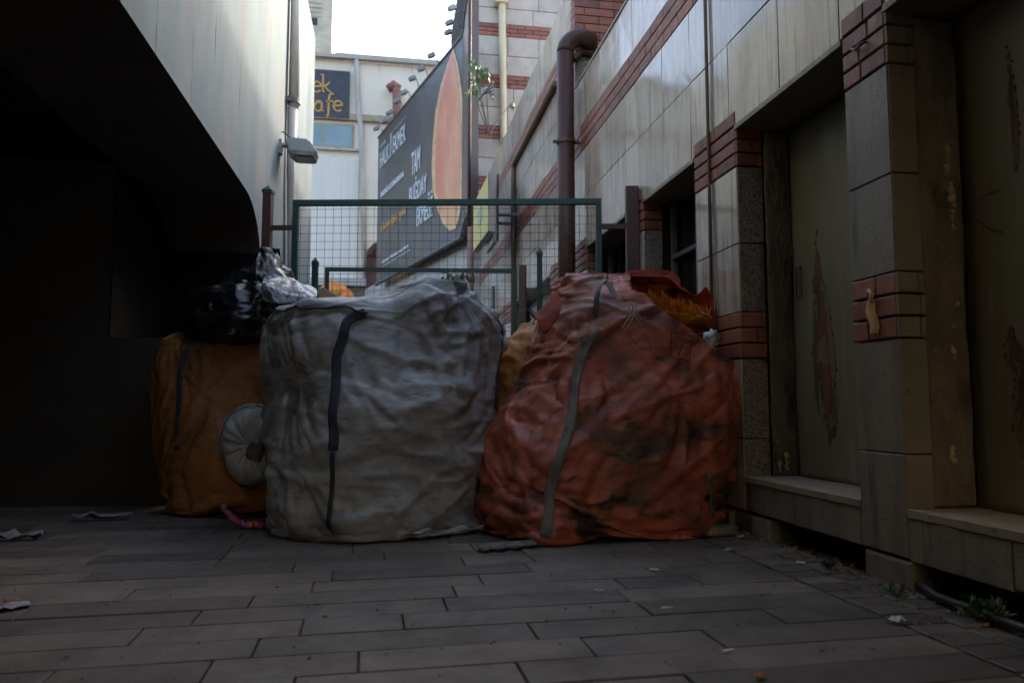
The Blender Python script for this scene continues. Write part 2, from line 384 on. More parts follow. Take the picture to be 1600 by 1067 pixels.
# floodlight
fl = thing('floodlight', 'grey floodlight with flat glass reaching out from the left plaster wall', 'lamp')
c = onX(435,236,XL+.02)
Yf, zf = 8.35, 3.53
mb = MB(); mb.box(XL-.01,XL+.03,Yf-.06,Yf+.06,zf+.0,zf+.16)
mb.tube([(XL+.02,Yf,zf+.11),(XL+.22,Yf,zf+.10)], .03, 10); mb.build('bracket', M['lampgrey'], fl)
mb = MB()
prof = [(XL+.10,zf+.075),(XL+.07,zf+.13),(XL+.14,zf+.165),(XL+.30,zf+.155),(XL+.35,zf+.12),(XL+.42,zf+.02),(XL+.39,zf-.005),(XL+.12,zf+.01)]
mb.prism(prof,1,Yf-.13,Yf+.13); mb.build('housing', M['lampgrey'], fl, bevel=.012)
mb = MB(); mb.prism([(XL+.10,zf+.012),(XL+.405,zf-.003),(XL+.385,zf-.045),(XL+.17,zf-.045)],1,Yf-.14,Yf+.14); mb.build('rim', M['bar'], fl, bevel=.005)
mb = MB(); mb.prism([(XL+.19,zf-.046),(XL+.37,zf-.046),(XL+.36,zf-.056),(XL+.20,zf-.056)],1,Yf-.11,Yf+.11)
mb.box(XL+.20,XL+.35,Yf-.146,Yf-.139,zf-.037,zf-.008); mb.build('glass', M['lampglass'], fl)
mb = MB(); mb.tube([(XL+.02,Yf-.03,zf+.24),(XL+.04,Yf-.03,zf+.25),(XL+.10,Yf-.04,zf+.20),(XL+.15,Yf-.04,zf+.165)], .008, 6); mb.build('cable', M['bluestrap'], fl)

# ------------------------------------------------------------------ right building
rb = thing('stone_clad_building', 'building clad in polished pale stone slabs with red brick bands and olive doors', 'building')
ZL, ZJ, ZB0, ZB1, ZT, ZF = 2.46, 3.014, 3.545, 3.85, 4.38, 5.78
YP0, YEND = 8.05, 17.3
core = MB()
core.box(XW+.03,XW+.5,-14,YP0,ZL+.02,ZT-.02); core.box(XW+.03,XW+.5,YP0,YEND,ZL+.02,ZF-.02)
core.box(XW+.46,XW+.6,-14,YEND,-.02,ZL+.02)
core.build('wall_core', M['core'], rb)
core = MB(); core.box(XW+.62,XW+3.5,-8,8.0,-.02,6.17); core.box(XW+.62,XW+5,8.0,YEND,-.02,6.1); core.build('upper_storey', M['palecon'], rb)
cl = MB()
def slabrow(ys, z0, z1, dep=.03, g=.0025, b=cl):
    for a0, a1 in zip(ys, ys[1:]):
        t = [random.uniform(-.0035,.0035) for _ in range(4)]
        b.cham(XW, XW+dep, a0+g, a1-g, z0+g, z1-g, 0, -1, .002, t)
jl = [-3,-2.4,-1.8,-1.2,-.6,0,.55,1.1,1.65,2.2,2.73,3.05,3.60,4.20,4.52,4.79,5.32,5.90,6.24,6.84,7.42,YP0]
jf = list(np.arange(YP0, YEND+.01, (YEND-YP0)/16))
slabrow(jl, ZL, ZJ); slabrow(jl, ZJ, ZB0); slabrow([y+.12 for y in jl[:-1]]+[YP0], ZB1, ZT)
slabrow(jf, ZL, ZJ); slabrow(jf, ZJ, ZB0); slabrow(jf, ZB1, ZT); slabrow(jf, ZT, 4.97); slabrow(jf, 5.18, ZF)
cl.build('wall_cladding', M['slab'], rb)
def bricks(b, y0, y1, z0, z1, rows, L=.30, x0=XW, x1=XW+.03, g=.004, proud=.0):
    h = (z1-z0)/rows
    for r in range(rows):
        y = y0 - (0 if r % 2 else L*.5)
        while y < y1:
            a, c = max(y, y0), min(y+L, y1)
            if c - a > .02:
                b.cham(x0-proud+random.uniform(-.002,.002), x1, a+g, c-g, z0+r*h+g, z0+(r+1)*h-g, 0, -1, .004)
            y += L
bb = MB(); bricks(bb, -3, YEND, ZB0, ZB1, 3, .28, proud=.004); bb.build('brick_band', M['redstone'], rb)
bb = MB(); bricks(bb, YP0, YEND, 4.97, 5.18, 2, .28, proud=.004); bb.build('brick_band', M['redstone'], rb)
# coping on the near parapet
cp = MB(); cp.box(XW-.012,XW+.6,-3,YP0-.01,ZT+.002,ZT+.022); cp.build('coping', M['palecon'], rb)
# corner pillar above the near parapet
cpil = MB()
cpil.box(XW+.02,XW+.9,YP0+.02,YP0+.6,ZT-.3,5.74)
pil = cpil.build('corner_pillar', M['core'], rb)
pb = MB(); pb.cham(XW-.004,XW+.9,YP0-.02,YP0+.02,ZT+.03,4.78,1,-1,.004); pb.build('granite_slab', M['granite'], pil)
pb = MB()
for r in range(10):
    z = 4.80 + r*.098; x = XW - .004
    for L in ([.12,.36,.36,.1] if r % 2 else [.3,.36,.24]):
        pb.cham(x+.004, x+L-.004, YP0-.02, YP0+.02, z+.004, z+.094, 1, -1, .004); x += L
    pb.cham(XW-.006, XW+.02, YP0+.02, YP0+.16, z+.004, z+.094, 0, -1, .004)
pb.build('brickwork', M['redstone'], pil)
# lintel strips with the dark soffit of the openings
for (y0, y1) in ((.2,2.735),(3.03,4.12),(4.735,5.80),(6.12,7.6),(9.4,12.2)):
    l = MB(); l.box(XW-.012, XW+.46, y0+.002, y1-.002, ZL-.035, ZL-.002); l.build('lintel', M['darkstone'], rb, bevel=.003)
# piers
def pier(y0, y1, front, side, side_end, low=.125, face_bands=((2.2,2.455),(1.022,1.303)), proud=0.0, redside=True):
    """front slabs, a brick course low and one high, and the near-side reveal"""
    c = MB(); c.box(XW+.02, XW+.12, y0+.012, y1-.012, low, ZL-.002); c.box(XW+.12, XW+.5, y0+.075, y1-.012, low, ZL-.002)
    root = c.build('pier', M['core'], rb)
    br = MB(); brs = MB()
    z = low
    segs = []
    zs = sorted([(a, b) for a, b in face_bands])
    for a, b in zs:
        segs.append((z, a, 's')); segs.append((a, b, 'b')); z = b
    if ZL - z > .02: segs.append((z, ZL-.003, 's'))
    out = []
    for a, b, k in segs:
        if k == 's' and b - a > .8: m = a + .42; out += [(a, m, 's'), (m, b, 's')]
        else: out.append((a, b, k))
    g = .003
    for a, b, k in out:
        if k == 's':
            s = MB(); s.cham(XW-proud, XW+.02, y0, y1, a+g, b-g, 0, -1, .003, [random.uniform(-.002,.002) for _ in range(4)]); s.build('front_slab', front, root)
            s = MB(); s.cham(XW+.004, side_end, y0-.008, y0+.012, a+g, b-g, 1, -1, .003); s.build('side_slab', side, root)
        else:
            h = (b-a)/3
            for r in range(3):
                cut = y0 + (y1-y0)*random.uniform(.3,.7)
                for p, q in ((y0,cut),(cut,y1)):
                    br.cham(XW-.006-proud, XW+.02, p+g*.6, q-g*.6, a+r*h+.005, a+(r+1)*h-.005, 0, -1, .005)
                xc = XW + (.10 if r % 2 else side_end-XW-.03)
                for p, q in ((XW-.004, xc),(xc, side_end)):
                    if q-p > .02: brs.cham(p+g*.6, q-g*.6, y0-.014, y0+.012, a+r*h+.005, a+(r+1)*h-.005, 1, -1, .004)
    for p, q in ((y0,y0+(y1-y0)*.45),(y0+(y1-y0)*.45,y1)):      # one more course laid over the lintel line
        br.cham(XW-.008, XW+.02, p+g*.6, q-g*.6, 2.461, 2.548, 0, -1, .005)
    br.build('brick_course', M['redstone'], root); brs.build('brick_course', M['redstone'] if redside else M['olivestone'], root)
    return root
pier(2.735,3.03, M['darkstone'], M['olivestone'], XW+.125, redside=False)
pier(4.12,4.735, M['slab'], M['granite'], XW+.165)
pier(5.80,6.12, M['slab'], M['granite'], XW+.165)
pier(7.6,9.4, M['slab'], M['granite'], XW+.165)
pier(12.2,17.2, M['slab'], M['granite'], XW+.165)
# plinths under openings
for (y0, y1) in ((.2,2.73),(3.035,4.115),(4.74,5.795),(6.125,7.6),(9.4,12.2)):
    n = max(1, round((y1-y0)/.55)); d = (y1-y0)/n
    for i in range(n): pl = MB(); pl.cham(XW+.001, XW+.4, y0+i*d+.002, y0+(i+1)*d-.002, .125+random.uniform(-.006,.006), .292, 0, -1, .004, [random.uniform(-.003,.003) for _ in range(4)]); pl.build('plinth', M['darkstone'], rb)
bk = MB(); bk.box(XW+.16, XW+.5, -3, YEND, -.05, .12); bk.build('footing', M['core'], rb)
def sill(y0, y1, mat):
    s = MB(); nx, ny = 5, 40; top = []; bot = []
    for j in range(ny+1):
        y = y0 + (y1-y0)*j/ny
        ch = max(0, fbm((y*5,3.1,y0),3)-.25)*.045
        fx = XW - .012 + ch + .004*noise.noise(Vector((y*25,0,1)))
        top.append([(fx + (XW+.42-fx)*i/nx, y, .326 + .0025*noise.noise(Vector((i*3,y*9,0))) - (.008*ch/.02 if i == 0 else 0)) for i in range(nx+1)])
        bot.append([(fx+.004+.25*ch + (XW+.42-fx)*i/nx, y, .294) for i in range(nx+1)])
    s.sheet(top); s.sheet(bot)
    w = nx+1; h = (ny+1)*w
    for j in range(ny):
        s.f.append((j*w, (j+1)*w, h+(j+1)*w, h+j*w)); s.m.append(0)
        s.f.append((j*w+nx, (j+1)*w+nx, h+(j+1)*w+nx, h+j*w+nx)); s.m.append(0)
    for j in (0, ny):
        for i in range(nx): s.f.append((j*w+i, j*w+i+1, h+j*w+i+1, h+j*w+i)); s.m.append(0)
    return s.build('sill', mat, rb)
sill(3.035,4.112,M['sill']); sill(.2,2.722,M['sill'])
s = MB(); s.box(XW-.01,XW+.42,4.74,5.795,.294,.326); s.build('sill', M['sill'], rb)
# foundation stones peeping out below the plinth
for (y0, y1, x1, h) in ((2.72,3.03,XW+.05,.115),(3.85,4.25,XW+.04,.11),(4.27,4.52,XW+.02,.105)):
    f = MB(); f.cham(x1-.05, x1+.12, y0, y1, -.05, h, 0, -1, .012, [random.uniform(-.012,.012) for _ in range(4)])
    f.build('foundation_stone', M['darkstone'], rb, bevel=.006)
# doors: painted sheet, slightly buckled, in plaster-lined recesses
DX = XW + .32
def door(y0, y1, rust_spots, hinge):
    d = MB(); ny, nz = 36, 64; g = []
    for j in range(nz+1):
        z = .328 + (ZL-.04-.328)*j/nz; row = []
        for i in range(ny+1):
            yy = y0 + (y1-y0)*i/ny
            dx = .010*fbm((yy*1.6, z*1.2, y0),3) + .004*noise.noise(Vector((yy*9,z*2,2)))
            row.append((DX+dx, yy, z))
        g.append(row)
    d.sheet(g)
    root = d.build('door', M['olive'], rb, smooth=True, solid=.004)
    for (yc, zc, w, h) in rust_spots:
        hl = MB(); out = []
        for a in range(40):
            t = 2*math.pi*a/40; q = 1.5 + .5*noise.noise(Vector((math.cos(t)*3.2, math.sin(t)*3.2, yc*9)))
            yy_, zz_ = yc + w*math.cos(t)*q, zc - .03 + h*math.sin(t)*min(q,1.6)*.9
            out.append((DX - .0036 + .010*fbm((yy_*1.6, zz_*1.2, y0),3) + .004*noise.noise(Vector((yy_*9,zz_*2,2))), yy_, zz_))
        hl.add([(sum(p[0] for p in out)/40, yc, zc)]+out, [(0,i+1,(i+1) % 40+1) for i in range(40)])
        hl.build('rust_bleed', M['rustbleed'], root, solid=.0015)
        r = MB(); out = []; k = 46
        for a in range(k):
            t = 2*math.pi*a/k
            q = 1 + .45*noise.noise(Vector((math.cos(t)*2.2, math.sin(t)*2.2, yc*7))) + .18*noise.noise(Vector((math.cos(t)*8, math.sin(t)*8, zc*3)))
            out.append((DX-.006, yc + w*math.cos(t)*q*(1 if math.sin(t) < 0 else .75), zc + h*math.sin(t)*q))
        cen = (DX-.0075, yc, zc)
        r.add([cen]+out, [(0, a+1, (a+1) % k + 1) for a in range(k)])
        for _ in range(26):                      # small chips of lost paint round the patch
            t = random.uniform(0,6.28); d_ = random.uniform(.8,1.9); cy_, cz_ = yc+w*math.cos(t)*d_, zc+h*math.sin(t)*d_*.9; e = random.uniform(.003,.011)
            if .36 < cz_ < 2.3:
                o_ = len(r.v); r.add([(DX-.0075,cy_,cz_)]+[(DX-.006,cy_+e*math.cos(q_)*random.uniform(.5,1),cz_+1.6*e*math.sin(q_)*random.uniform(.5,1.2)) for q_ in (0,1.05,2.1,3.14,4.2,5.24)], [(0,i+1,(i+1)%6+1) for i in range(6)])
        # follow the buckled sheet
        r.v = [(DX - .0045 - (.0015 if i % 7 == 0 and i > 46 or i == 0 else 0) + .010*fbm((p[1]*1.6,p[2]*1.2,y0),3) + .004*noise.noise(Vector((p[1]*9,p[2]*2,2))), p[1], p[2]) for i, p in enumerate(r.v)]
        r.build('rust_patch', M['rust'], root, solid=.003)
    if hinge:
        k_ = MB()
        for (yc, zc, w, hh_) in ((3.70,.74,.03,.17),(3.74,.64,.02,.12),(3.84,1.0,.025,.3)):
            out = []
            for a in range(30):
                t = 2*math.pi*a/30; q = 1 + .5*noise.noise(Vector((math.cos(t)*3, math.sin(t)*3, yc*5+zc)))
                out.append((DX-.0042 + .010*fbm(((yc+w*math.cos(t)*q)*1.6,(zc+hh_*math.sin(t)*q)*1.2,y0),3), yc+w*math.cos(t)*q, zc+hh_*math.sin(t)*q))
            k_.add([(out[0][0]-.001,yc,zc)]+out, [(0,i+1,(i+1)%30+1) for i in range(30)])
        k_.build('soot_smear', M['sootmark'], root, solid=.002)
        h = MB(); yc, zc = hinge
        for (a, b, c2, d2) in ((-.03,.03,.09,.082),(-.03,.03,-.082,-.09),(-.03,-.023,-.09,.09),(.023,.03,-.09,.09)):
            h.box(DX-.022, DX-.012, yc+a, yc+b, zc+min(c2,d2), zc+max(c2,d2))
        h.build('hasp_plate', M['bar'], root)
    return root
door(3.04,4.06, [(3.77,1.06,.062,.30),(3.74,.84,.05,.16),(3.80,1.46,.022,.16)], (3.98,1.47))
d2 = door(.3,2.715, [(2.46,.76,.04,.15),(2.50,.96,.024,.05),(2.44,1.9,.012,.16)], None)
h = MB(); q = [(DX-.01,2.52,1.60),(DX-.06,2.55,1.58),(DX-.07,2.58,1.50),(DX-.05,2.53,1.44),(DX-.01,2.52,1.43)]
h.tube(q, .005, 6); h.build('handle', M['browniron'], d2)
# plaster strips beside the doors, rough and crumbling, with old foam
def strip(yc, x0, x1, name, foam):
    s = MB(); nx, nz = 12, 130; g = []
    for j in range(nz+1):
        z = .33 + (ZL-.04-.33)*j/nz; row = []
        for i in range(nx+1):
            x = x0 + (x1-x0)*i/nx
            f = i/nx
            edge = max(0, f-.45)*2
            y = yc - .012 - .010*fbm((x*14,z*7,yc),4) + .03*edge*max(0, fbm((x*6,z*4,yc+3),3)+.05) + .004*noise.noise(Vector((x*60,z*60,1)))
            row.append((x, y, z))
        g.append(row)
    s.sheet(g); root = s.build(name, M['oldplaster'], rb, smooth=True, solid=.02)
    if foam:
        for (z0, z1, xf, w) in foam:
            fo = MB()
            kn = max(3, int((z1-z0)/.012))
            for q in range(kn):
                z = z0 + (z1-z0)*q/kn; r = w*random.uniform(.5,1.7)
                cx = xf + .012*noise.noise(Vector((z*9,0,0))) + random.uniform(-.006,.006)
                bm = bmesh.new(); bmesh.ops.create_icosphere(bm, subdivisions=1, radius=r)
                vs = [Vector(v.co)*(1+random.uniform(-.3,.3)) + Vector((cx, yc-.018, z)) for v in bm.verts]
                fs = [tuple(v.index for v in f.verts) for f in bm.faces]; bm.free(); fo.add(vs, fs)
            fo.build('foam_bead', M['foam'], root, smooth=True)
    return root
strip(2.75, XW+.127, DX+.02, 'plaster_jamb', [(1.72,1.86,DX-.055,.011),(1.62,1.70,DX-.045,.012),(1.48,1.62,DX-.04,.008),(1.17,1.19,DX-.045,.012),(.93,1.0,DX-.075,.014),(.52,.6,DX-.10,.012)])
strip(4.105, XW+.17, DX+.02, 'plaster_jamb', [(.37,.46,DX-.07,.014),(.36,.42,DX-.12,.010)])
# windows: dark panes behind bars
def window(y0, y1, z0):
    p = MB(); p.box(XW+.30, XW+.32, y0, y1, z0, ZL-.04); root = p.build('window', M['black'], rb)
    f = MB()
    for z in (z0+.02, z0+.42, z0+.82, z0+1.22, z0+1.62): 
        if z < ZL-.06: f.box(XW+.235, XW+.275, y0+.03, y1-.03, z, z+.035)
    for y in (y0+.002, (y0+y1)/2-.02, y1-.042): f.box(XW+.236, XW+.276, y, y+.04, z0, ZL-.042)
    f.build('frame', M['bar'], root)
window(4.74,5.795,.33); window(6.13,7.59,.33)
g = MB(); g.box(XW+.25,XW+.27,9.42,12.18,.33,ZL-.04); g.build('infill_panel', M['palecon'], rb)
# conduit, small horizontal pipe, big downpipe
mb = MB(); mb.tube([(XW-.018,4.47,6),(XW-.018,4.47,3.6),(XW-.016,4.475,2.4),(XW-.02,4.47,.3)], .0115, 8)
tag(mb.build('conduit', M['conduit'], smooth=True), 'thin rusty conduit running straight down the stone pier behind the orange sack', 'conduit')
yq = onX(803,255,XW-.03).y
mb = MB(); mb.tube([(XW-.04,8.9,4.83),(XW-.04,yq-.08,4.83),(XW-.04,yq-.02,4.81),(XW-.04,yq,4.74),(XW-.04,yq,.4)], .045, 10)
tag(mb.build('wall_pipe', M['conduit'], smooth=True), 'slim brown pipe following the upper brick band then dropping down the far stone wall', 'pipe')
dp = thing('downpipe', 'thick dark brown downpipe with an elbow at the top standing before the stone wall', 'pipe')
PX, PY = XW-.16, 7.85
el = [(PX,PY,4.72)] + [(PX+.20-.20*math.cos(R(a)), PY+.0, 4.72+.20*math.sin(R(a))) for a in range(10,91,10)] + [(PX+.30,PY+.05,4.92),(PX+.34,PY+.2,4.92)]
mb = MB(); mb.tube([(PX,PY,.0),(PX,PY,2.5),(PX,PY,4.72)], .098, 20); mb.build('pipe', M['brownmetal'], dp, smooth=True)
mb = MB(); mb.tube(el, .100, 20); mb.build('elbow', M['brownmetal'], dp, smooth=True)
mb = MB(); mb.tube([(PX,PY,3.66),(PX,PY,3.70)], .108, 20); mb.box(PX-.15,XW+.0,PY-.02,PY+.02,3.668,3.692); mb.build('bracket', M['browniron'], dp)
mb = MB(); mb.tube([(PX+.10,PY-.05,4.62),(PX+.14,PY-.03,4.70),(PX+.22,PY+.09,4.80),(PX+.35,YP0-.07,4.81),(PX+1.2,YP0-.07,4.81)], .04, 12); mb.build('branch_pipe', M['brownmetal'], dp, smooth=True)
# hook and paper sleeve stuck on the near pier
mb = MB(); mb.tube([(XW-.01,2.93,2.36),(XW-.03,2.92,2.35),(XW-.035,2.89,2.335),(XW-.03,2.86,2.345),(XW-.008,2.85,2.355)], [.007,.008,.007,.008,.006], 8)
tag(mb.build('iron_hook', M['redstone']), 'small rusty iron hook on the top brick course of the nearest pier', 'hook')
sl = MB(); g = []
for j in range(19):
    z = 1.20 - .15*j/18; row = []
    for i in range(13):
        a = -R(100) + R(200)*i/12
        r = .027*(1+.12*math.sin(j*2.6)) * (1-.25*abs(j-9)/9)
        off = .012*math.sin(j*.33)
        row.append((XW-.012 - r*.75*math.cos(a), 2.875 + off + r*math.sin(a), z))
    g.append(row)
sl.sheet(g)
sl.tube([(XW-.03,2.86,1.19),(XW-.035,2.845,1.225),(XW-.03,2.87,1.24),(XW-.02,2.885,1.21)], .009, 8)
tag(sl.build('cup_sleeve', M['corru'], smooth=True, solid=.003), 'crumpled tan corrugated paper sleeve stuck on the lower brick course of the nearest pier', 'paper sleeve')

# ------------------------------------------------------------------ mesh fence across the alley
fe = thing('mesh_fence', 'tall green framed wire mesh fence panel standing across the alley behind the sacks', 'fence')
A = Vector((-.84,6.46,0)); B = Vector((1.77,5.98,0)); du = (B-A).normalized(); ln = (B-A).length
ZFT = 2.50
def P(t, z): return A + du*t + Vector((0,0,z))
nrm = Vector((-du.y, du.x, 0))
f = MB(); w = .024
f.obox(P(ln/2,ZFT-w), du*(ln/2), nrm*w, Vector((0,0,w)))
for t in (w, ln-w): f.obox(P(t,(ZFT-2*w)/2+.02), du*w, nrm*w, Vector((0,0,(ZFT-2*w)/2-.02)))
f.obox(P(ln/2,.12), du*(ln/2-2*w), nrm*w, Vector((0,0,w)))
f.build('frame', M['greenmetal'], fe)
f = MB(); st = .0705
t = 2*w + .02
while t < ln-2*w: f.tube([P(t,.13),P(t,ZFT-2*w)], .0022, 4, cap=False); t += st
z = ZFT-2*w-.03
while z > .16: f.tube([P(2*w,z)+nrm*.004,P(ln-2*w,z)+nrm*.004], .0022, 4, cap=False); z -= st
f.build('wire_mesh', M['wire'], fe)
f = MB(); f.obox(P(-.10,2.26), du*.10, nrm*.015, Vector((0,0,.02))); f.obox(P(ln+.10,2.26), du*.11, nrm*.015, Vector((0,0,.022))); f.build('bracket', M['browniron'], fe)
def post(t, zt, r, label, mat, capm=None, off=0.0):
    o = thing('fence_post', label, 'post')
    m_ = MB(); m_.obox(P(t,zt/2)+nrm*off, du*r, nrm*r, Vector((0,0,zt/2))); m_.build('shaft', mat, o)
    if capm:
        m_ = MB(); b = P(t,zt)+nrm*off
        vs = [b+du*r*1.15+nrm*r*1.15, b-du*r*1.15+nrm*r*1.15, b-du*r*1.15-nrm*r*1.15, b+du*r*1.15-nrm*r*1.15]
        m_.add(vs + [v+Vector((0,0,.03)) for v in vs] + [b+Vector((0,0,.075))], [(0,1,2,3),(0,1,5,4),(1,2,6,5),(2,3,7,6),(3,0,4,7),(4,5,8),(5,6,8),(6,7,8),(7,4,8)])
        m_.build('cap', capm, o)
    return o
post(-.22, 2.56, .036, 'brown fence post with a pointed green cap beside the left plaster wall', M['browniron'], M['greenmetal'])
post(ln+.26, 2.60, .05, 'plain square brown fence post against the stone pier on the right', M['browniron'])
post(.13, 1.98, .024, 'short green pointed stake behind the left end of the mesh fence', M['greenmetal'], M['greenmetal'], .25)
post(2.13, 2.06, .024, 'short green pointed stake behind the mesh near the thick downpipe', M['greenmetal'], M['greenmetal'], .25)
# lower gate further back
ge = thing('low_gate', 'lower dark framed mesh gate standing behind the tall fence panel', 'gate')
A2 = onY(508,422,8.2); B2 = onY(808,408,7.95)
A2.z = B2.z = 0; A_, du_, ln_ = A, du, ln
A = A2; du = (B2-A2).normalized(); ln = (B2-A2).length; nrm = Vector((-du.y,du.x,0)); ZG = 2.24
f = MB(); f.obox(P(ln/2,ZG-.022), du*(ln/2), nrm*.02, Vector((0,0,.022)))
for t in (.022, ln-.022): f.obox(P(t,ZG/2-.023), du*.022, nrm*.02, Vector((0,0,ZG/2-.022)))
f.build('frame', M['wire'], ge)
f = MB(); t = .09
while t < ln-.05: f.tube([P(t,.1),P(t,ZG-.06)], .002, 4, cap=False); t += .075
z = ZG-.12
while z > .6: f.tube([P(.06,z)+nrm*.004,P(ln-.06,z)+nrm*.004], .002, 4, cap=False); z -= .075
f.build('wire_mesh', M['wire'], ge)
f = MB(); f.tube([P(ln+.06,0),P(ln+.06,2.28)], .045, 8); f.build('gate_post', M['conduit'], ge)
f = MB(); f.box(XW-.6,XW-.02,8.3,8.36,2.02,2.09); tag(f.build('rusty_rail', M['conduit']), 'short rusty rail between the gate post and the stone wall', 'rail')

# ------------------------------------------------------------------ far end of the alley
cb = thing('cream_building', 'cream rendered building with a window and panelled wall closing the far end of the alley', 'building')
YC = 27.5
def cy(u, v, Y=YC): return onY(u, v, Y)
zt = cy(560,97).z; xr = cy(760,97).x; xl = -9
b = MB(); b.box(xl,xr,YC,YC+6,0,zt); b.build('wall', M['cream'], cb)
b = MB(); b.box(xl,xr,YC-.25,YC,zt+.002,zt+.14); b.box(cy(525,97).x,xr,YC-.22,YC,zt+.142,zt+.20); b.build('roof_edge', M['palecon'], cb)
b = MB(); z = cy(560,186).z; b.box(xl,xr,YC-.16,YC-.002,z-.12,z+.12); b.build('cornice', M['tan'], cb)
z0, z1 = cy(520,232).z, cy(520,194).z; x1 = cy(553,210).x
b = MB(); b.box(x1-3.2,x1,YC-.05,YC-.003,z0,z1); wi = b.build('window', M['tan'], cb)
b = MB()
for (u0, u1) in ((488,504),(508,550)): b.box(cy(u0,200).x, cy(u1,200).x, YC-.056, YC-.051, z0+.07, z1-.07)
b.box(x1-3.1, cy(485,200).x, YC-.056, YC-.051, z0+.07, z1-.07)
b.build('pane', M['pane'], wi)
b = MB(); b.box(x1-3.2,x1+.3,YC-.14,YC-.003,z0-.1,z0-.002); b.build('sill', M['palecon'], wi)
za, zb = cy(520,436).z, z0-.12
b = MB(); b.box(xl,cy(560,300).x,YC-.10,YC-.003,za,zb-.3); b.build('panel', M['creampanel'], cb)
b = MB(); b.box(xl,xr,YC-.3,YC-.003,za-.28,za-.003); b.build('lower_cornice', M['palecon'], cb)
b = MB(); b.box(xl,xr,YC-.12,YC-.003,0,za-.29); b.build('shop_front', M['shop'], cb)
b = MB(); 
for (u, v, r) in ((516,456,.35),(531,455,.28),(541,465,.3)): 
    q = cy(u,v,YC-.5); b.tube([q+Vector((0,0,-r)),q+Vector((0,0,-r*.4)),q+Vector((0,0,r*.4)),q+Vector((0,0,r))],[r*.4,r,r,r*.4],10)
b.build('shop_ball', M['orangelamp'], cb, smooth=True)
# two thin downpipes on it
p = thing('downpipe', 'white thin downpipe bent slightly on the cream building beside the dark sign', 'pipe')
b = MB(); a0 = cy(557,92,YC-.15); b.tube([a0, cy(559.5,150,YC-.15), cy(561,180,YC-.15), cy(564,200,YC-.15), cy(566,300,YC-.15), cy(570,440,YC-.15)], .095, 10); b.build('pipe', M['greypipe'], p, smooth=True)
p = thing('flue_pipe', 'short red brown flue pipe with a cowl on the cream building wall', 'pipe')
b = MB(); b.tube([cy(617,136,YC-.3), cy(620,142,YC-.45), cy(620,175,YC-.3), cy(621,200,YC-.3)], [.12,.16,.16,.16], 10); b.build('flue', M['redpipe'], p, smooth=True)
b = MB(); q = cy(615,138,YC-.35); b.tube([q+Vector((-.2,0,-.05)), q+Vector((.0,0,.1)), q+Vector((.22,0,-.02))], [.16,.2,.16], 10); b.build('cowl', M['redpipe'], p, smooth=True)
b = MB(); b.tube([cy(581,405,YC-.4), cy(581,395,YC-.4), cy(588,388,YC-.4), cy(594,385,YC-.4)], .2, 8); b.tube([cy(581,405,YC-.4), (cy(581,405,YC-.4).x,YC-.4,0)], .2, 8)
tag(b.build('vent_pipe', M['brownmetal'], smooth=True), 'dark bent vent pipe standing at the foot of the cream building left of the billboard', 'pipe')
# cafe sign
sg = thing('cafe_sign', 'dark slate sign with gold lettering mounted on the cream building', 'sign')
s0, s1 = cy(470,182,YC-.12), cy(547,113,YC-.12)
b = MB(); b.box(s0.x-1.2, s1.x, YC-.17, YC-.03, s0.z, s1.z); b.build('board', M['signboard'], sg)
def stroke(b, pts, w, y, flip=False):
    """flat calligraphic stroke in the XZ plane, front at y"""
    L = []; Rr = []
    for i, q in enumerate(pts):
        a = pts[max(i-1,0)]; c = pts[min(i+1,len(pts)-1)]
        d = Vector((c[0]-a[0], 0, c[1]-a[1])).normalized()
        nn = Vector((-d.z,0,d.x)); ww = w*(.55+.55*abs(d.dot(Vector((.64,0,.77)))))
        p0 = Vector((q[0], y, q[1])); L.append(p0+nn*ww); Rr.append(p0-nn*ww)
    n = len(pts); back = Vector((0,.02,0))
    vs = L + Rr + [v+back for v in L] + [v+back for v in Rr]
    fs = []
    for i in range(n-1):
        fs += [(i,i+1,n+i+1,n+i),(2*n+i,3*n+i,3*n+i+1,2*n+i+1),(i,2*n+i,2*n+i+1,i+1),(n+i,n+i+1,3*n+i+1,3*n+i)]
    fs += [(0,n,3*n,2*n),(n-1,3*n-1,4*n-1,2*n-1)]
    b.add(vs, fs)
def arc(cx, cz, rx, rz, a0, a1, k=12): return [(cx+rx*math.cos(R(a0+(a1-a0)*i/k)), cz+rz*math.sin(R(a0+(a1-a0)*i/k))) for i in range(k+1)]
def glyph(b, ch, x, z, h, y):
    w = h*.09
    if ch == 'e': stroke(b, [(x-.42*h+.08*h, z+.5*h)] + [(x+.36*h, z+.58*h)] + arc(x, z+.5*h, .40*h, .5*h, 12, 318, 16), w, y)
    if ch == 'k':
        stroke(b, [(x-.45*h, z+1.62*h),(x-.28*h, z+1.7*h),(x-.26*h, z+.8*h),(x-.28*h, z),(x-.1*h, z+.02*h)], w, y)
        stroke(b, [(x+.34*h, z+.98*h),(x+.12*h, z+.72*h),(x-.22*h, z+.50*h)], w*.8, y); stroke(b, [(x-.1*h, z+.56*h),(x+.2*h, z+.18*h),(x+.5*h, z-.02*h)], w, y)
    if ch == 'C': stroke(b, arc(x, z+.75*h, .55*h, .78*h, 45, 318, 18), w, y)
    if ch == 'a':
        stroke(b, arc(x-.06*h, z+.42*h, .34*h, .42*h, 60, 330, 14), w, y); stroke(b, [(x-.3*h,z+.92*h),(x+.1*h,z+1.0*h),(x+.26*h,z+.8*h),(x+.26*h,z+.2*h),(x+.42*h,z)], w, y)
    if ch == 'f':
        stroke(b, [(x+.42*h,z+1.62*h),(x+.2*h,z+1.74*h),(x+.0*h,z+1.5*h),(x-.04*h,z+.9*h),(x-.06*h,z-.4*h),(x-.22*h,z-.5*h)], w, y); stroke(b, [(x-.3*h,z+.92*h),(x+.36*h,z+.98*h)], w*.8, y)
b = MB()
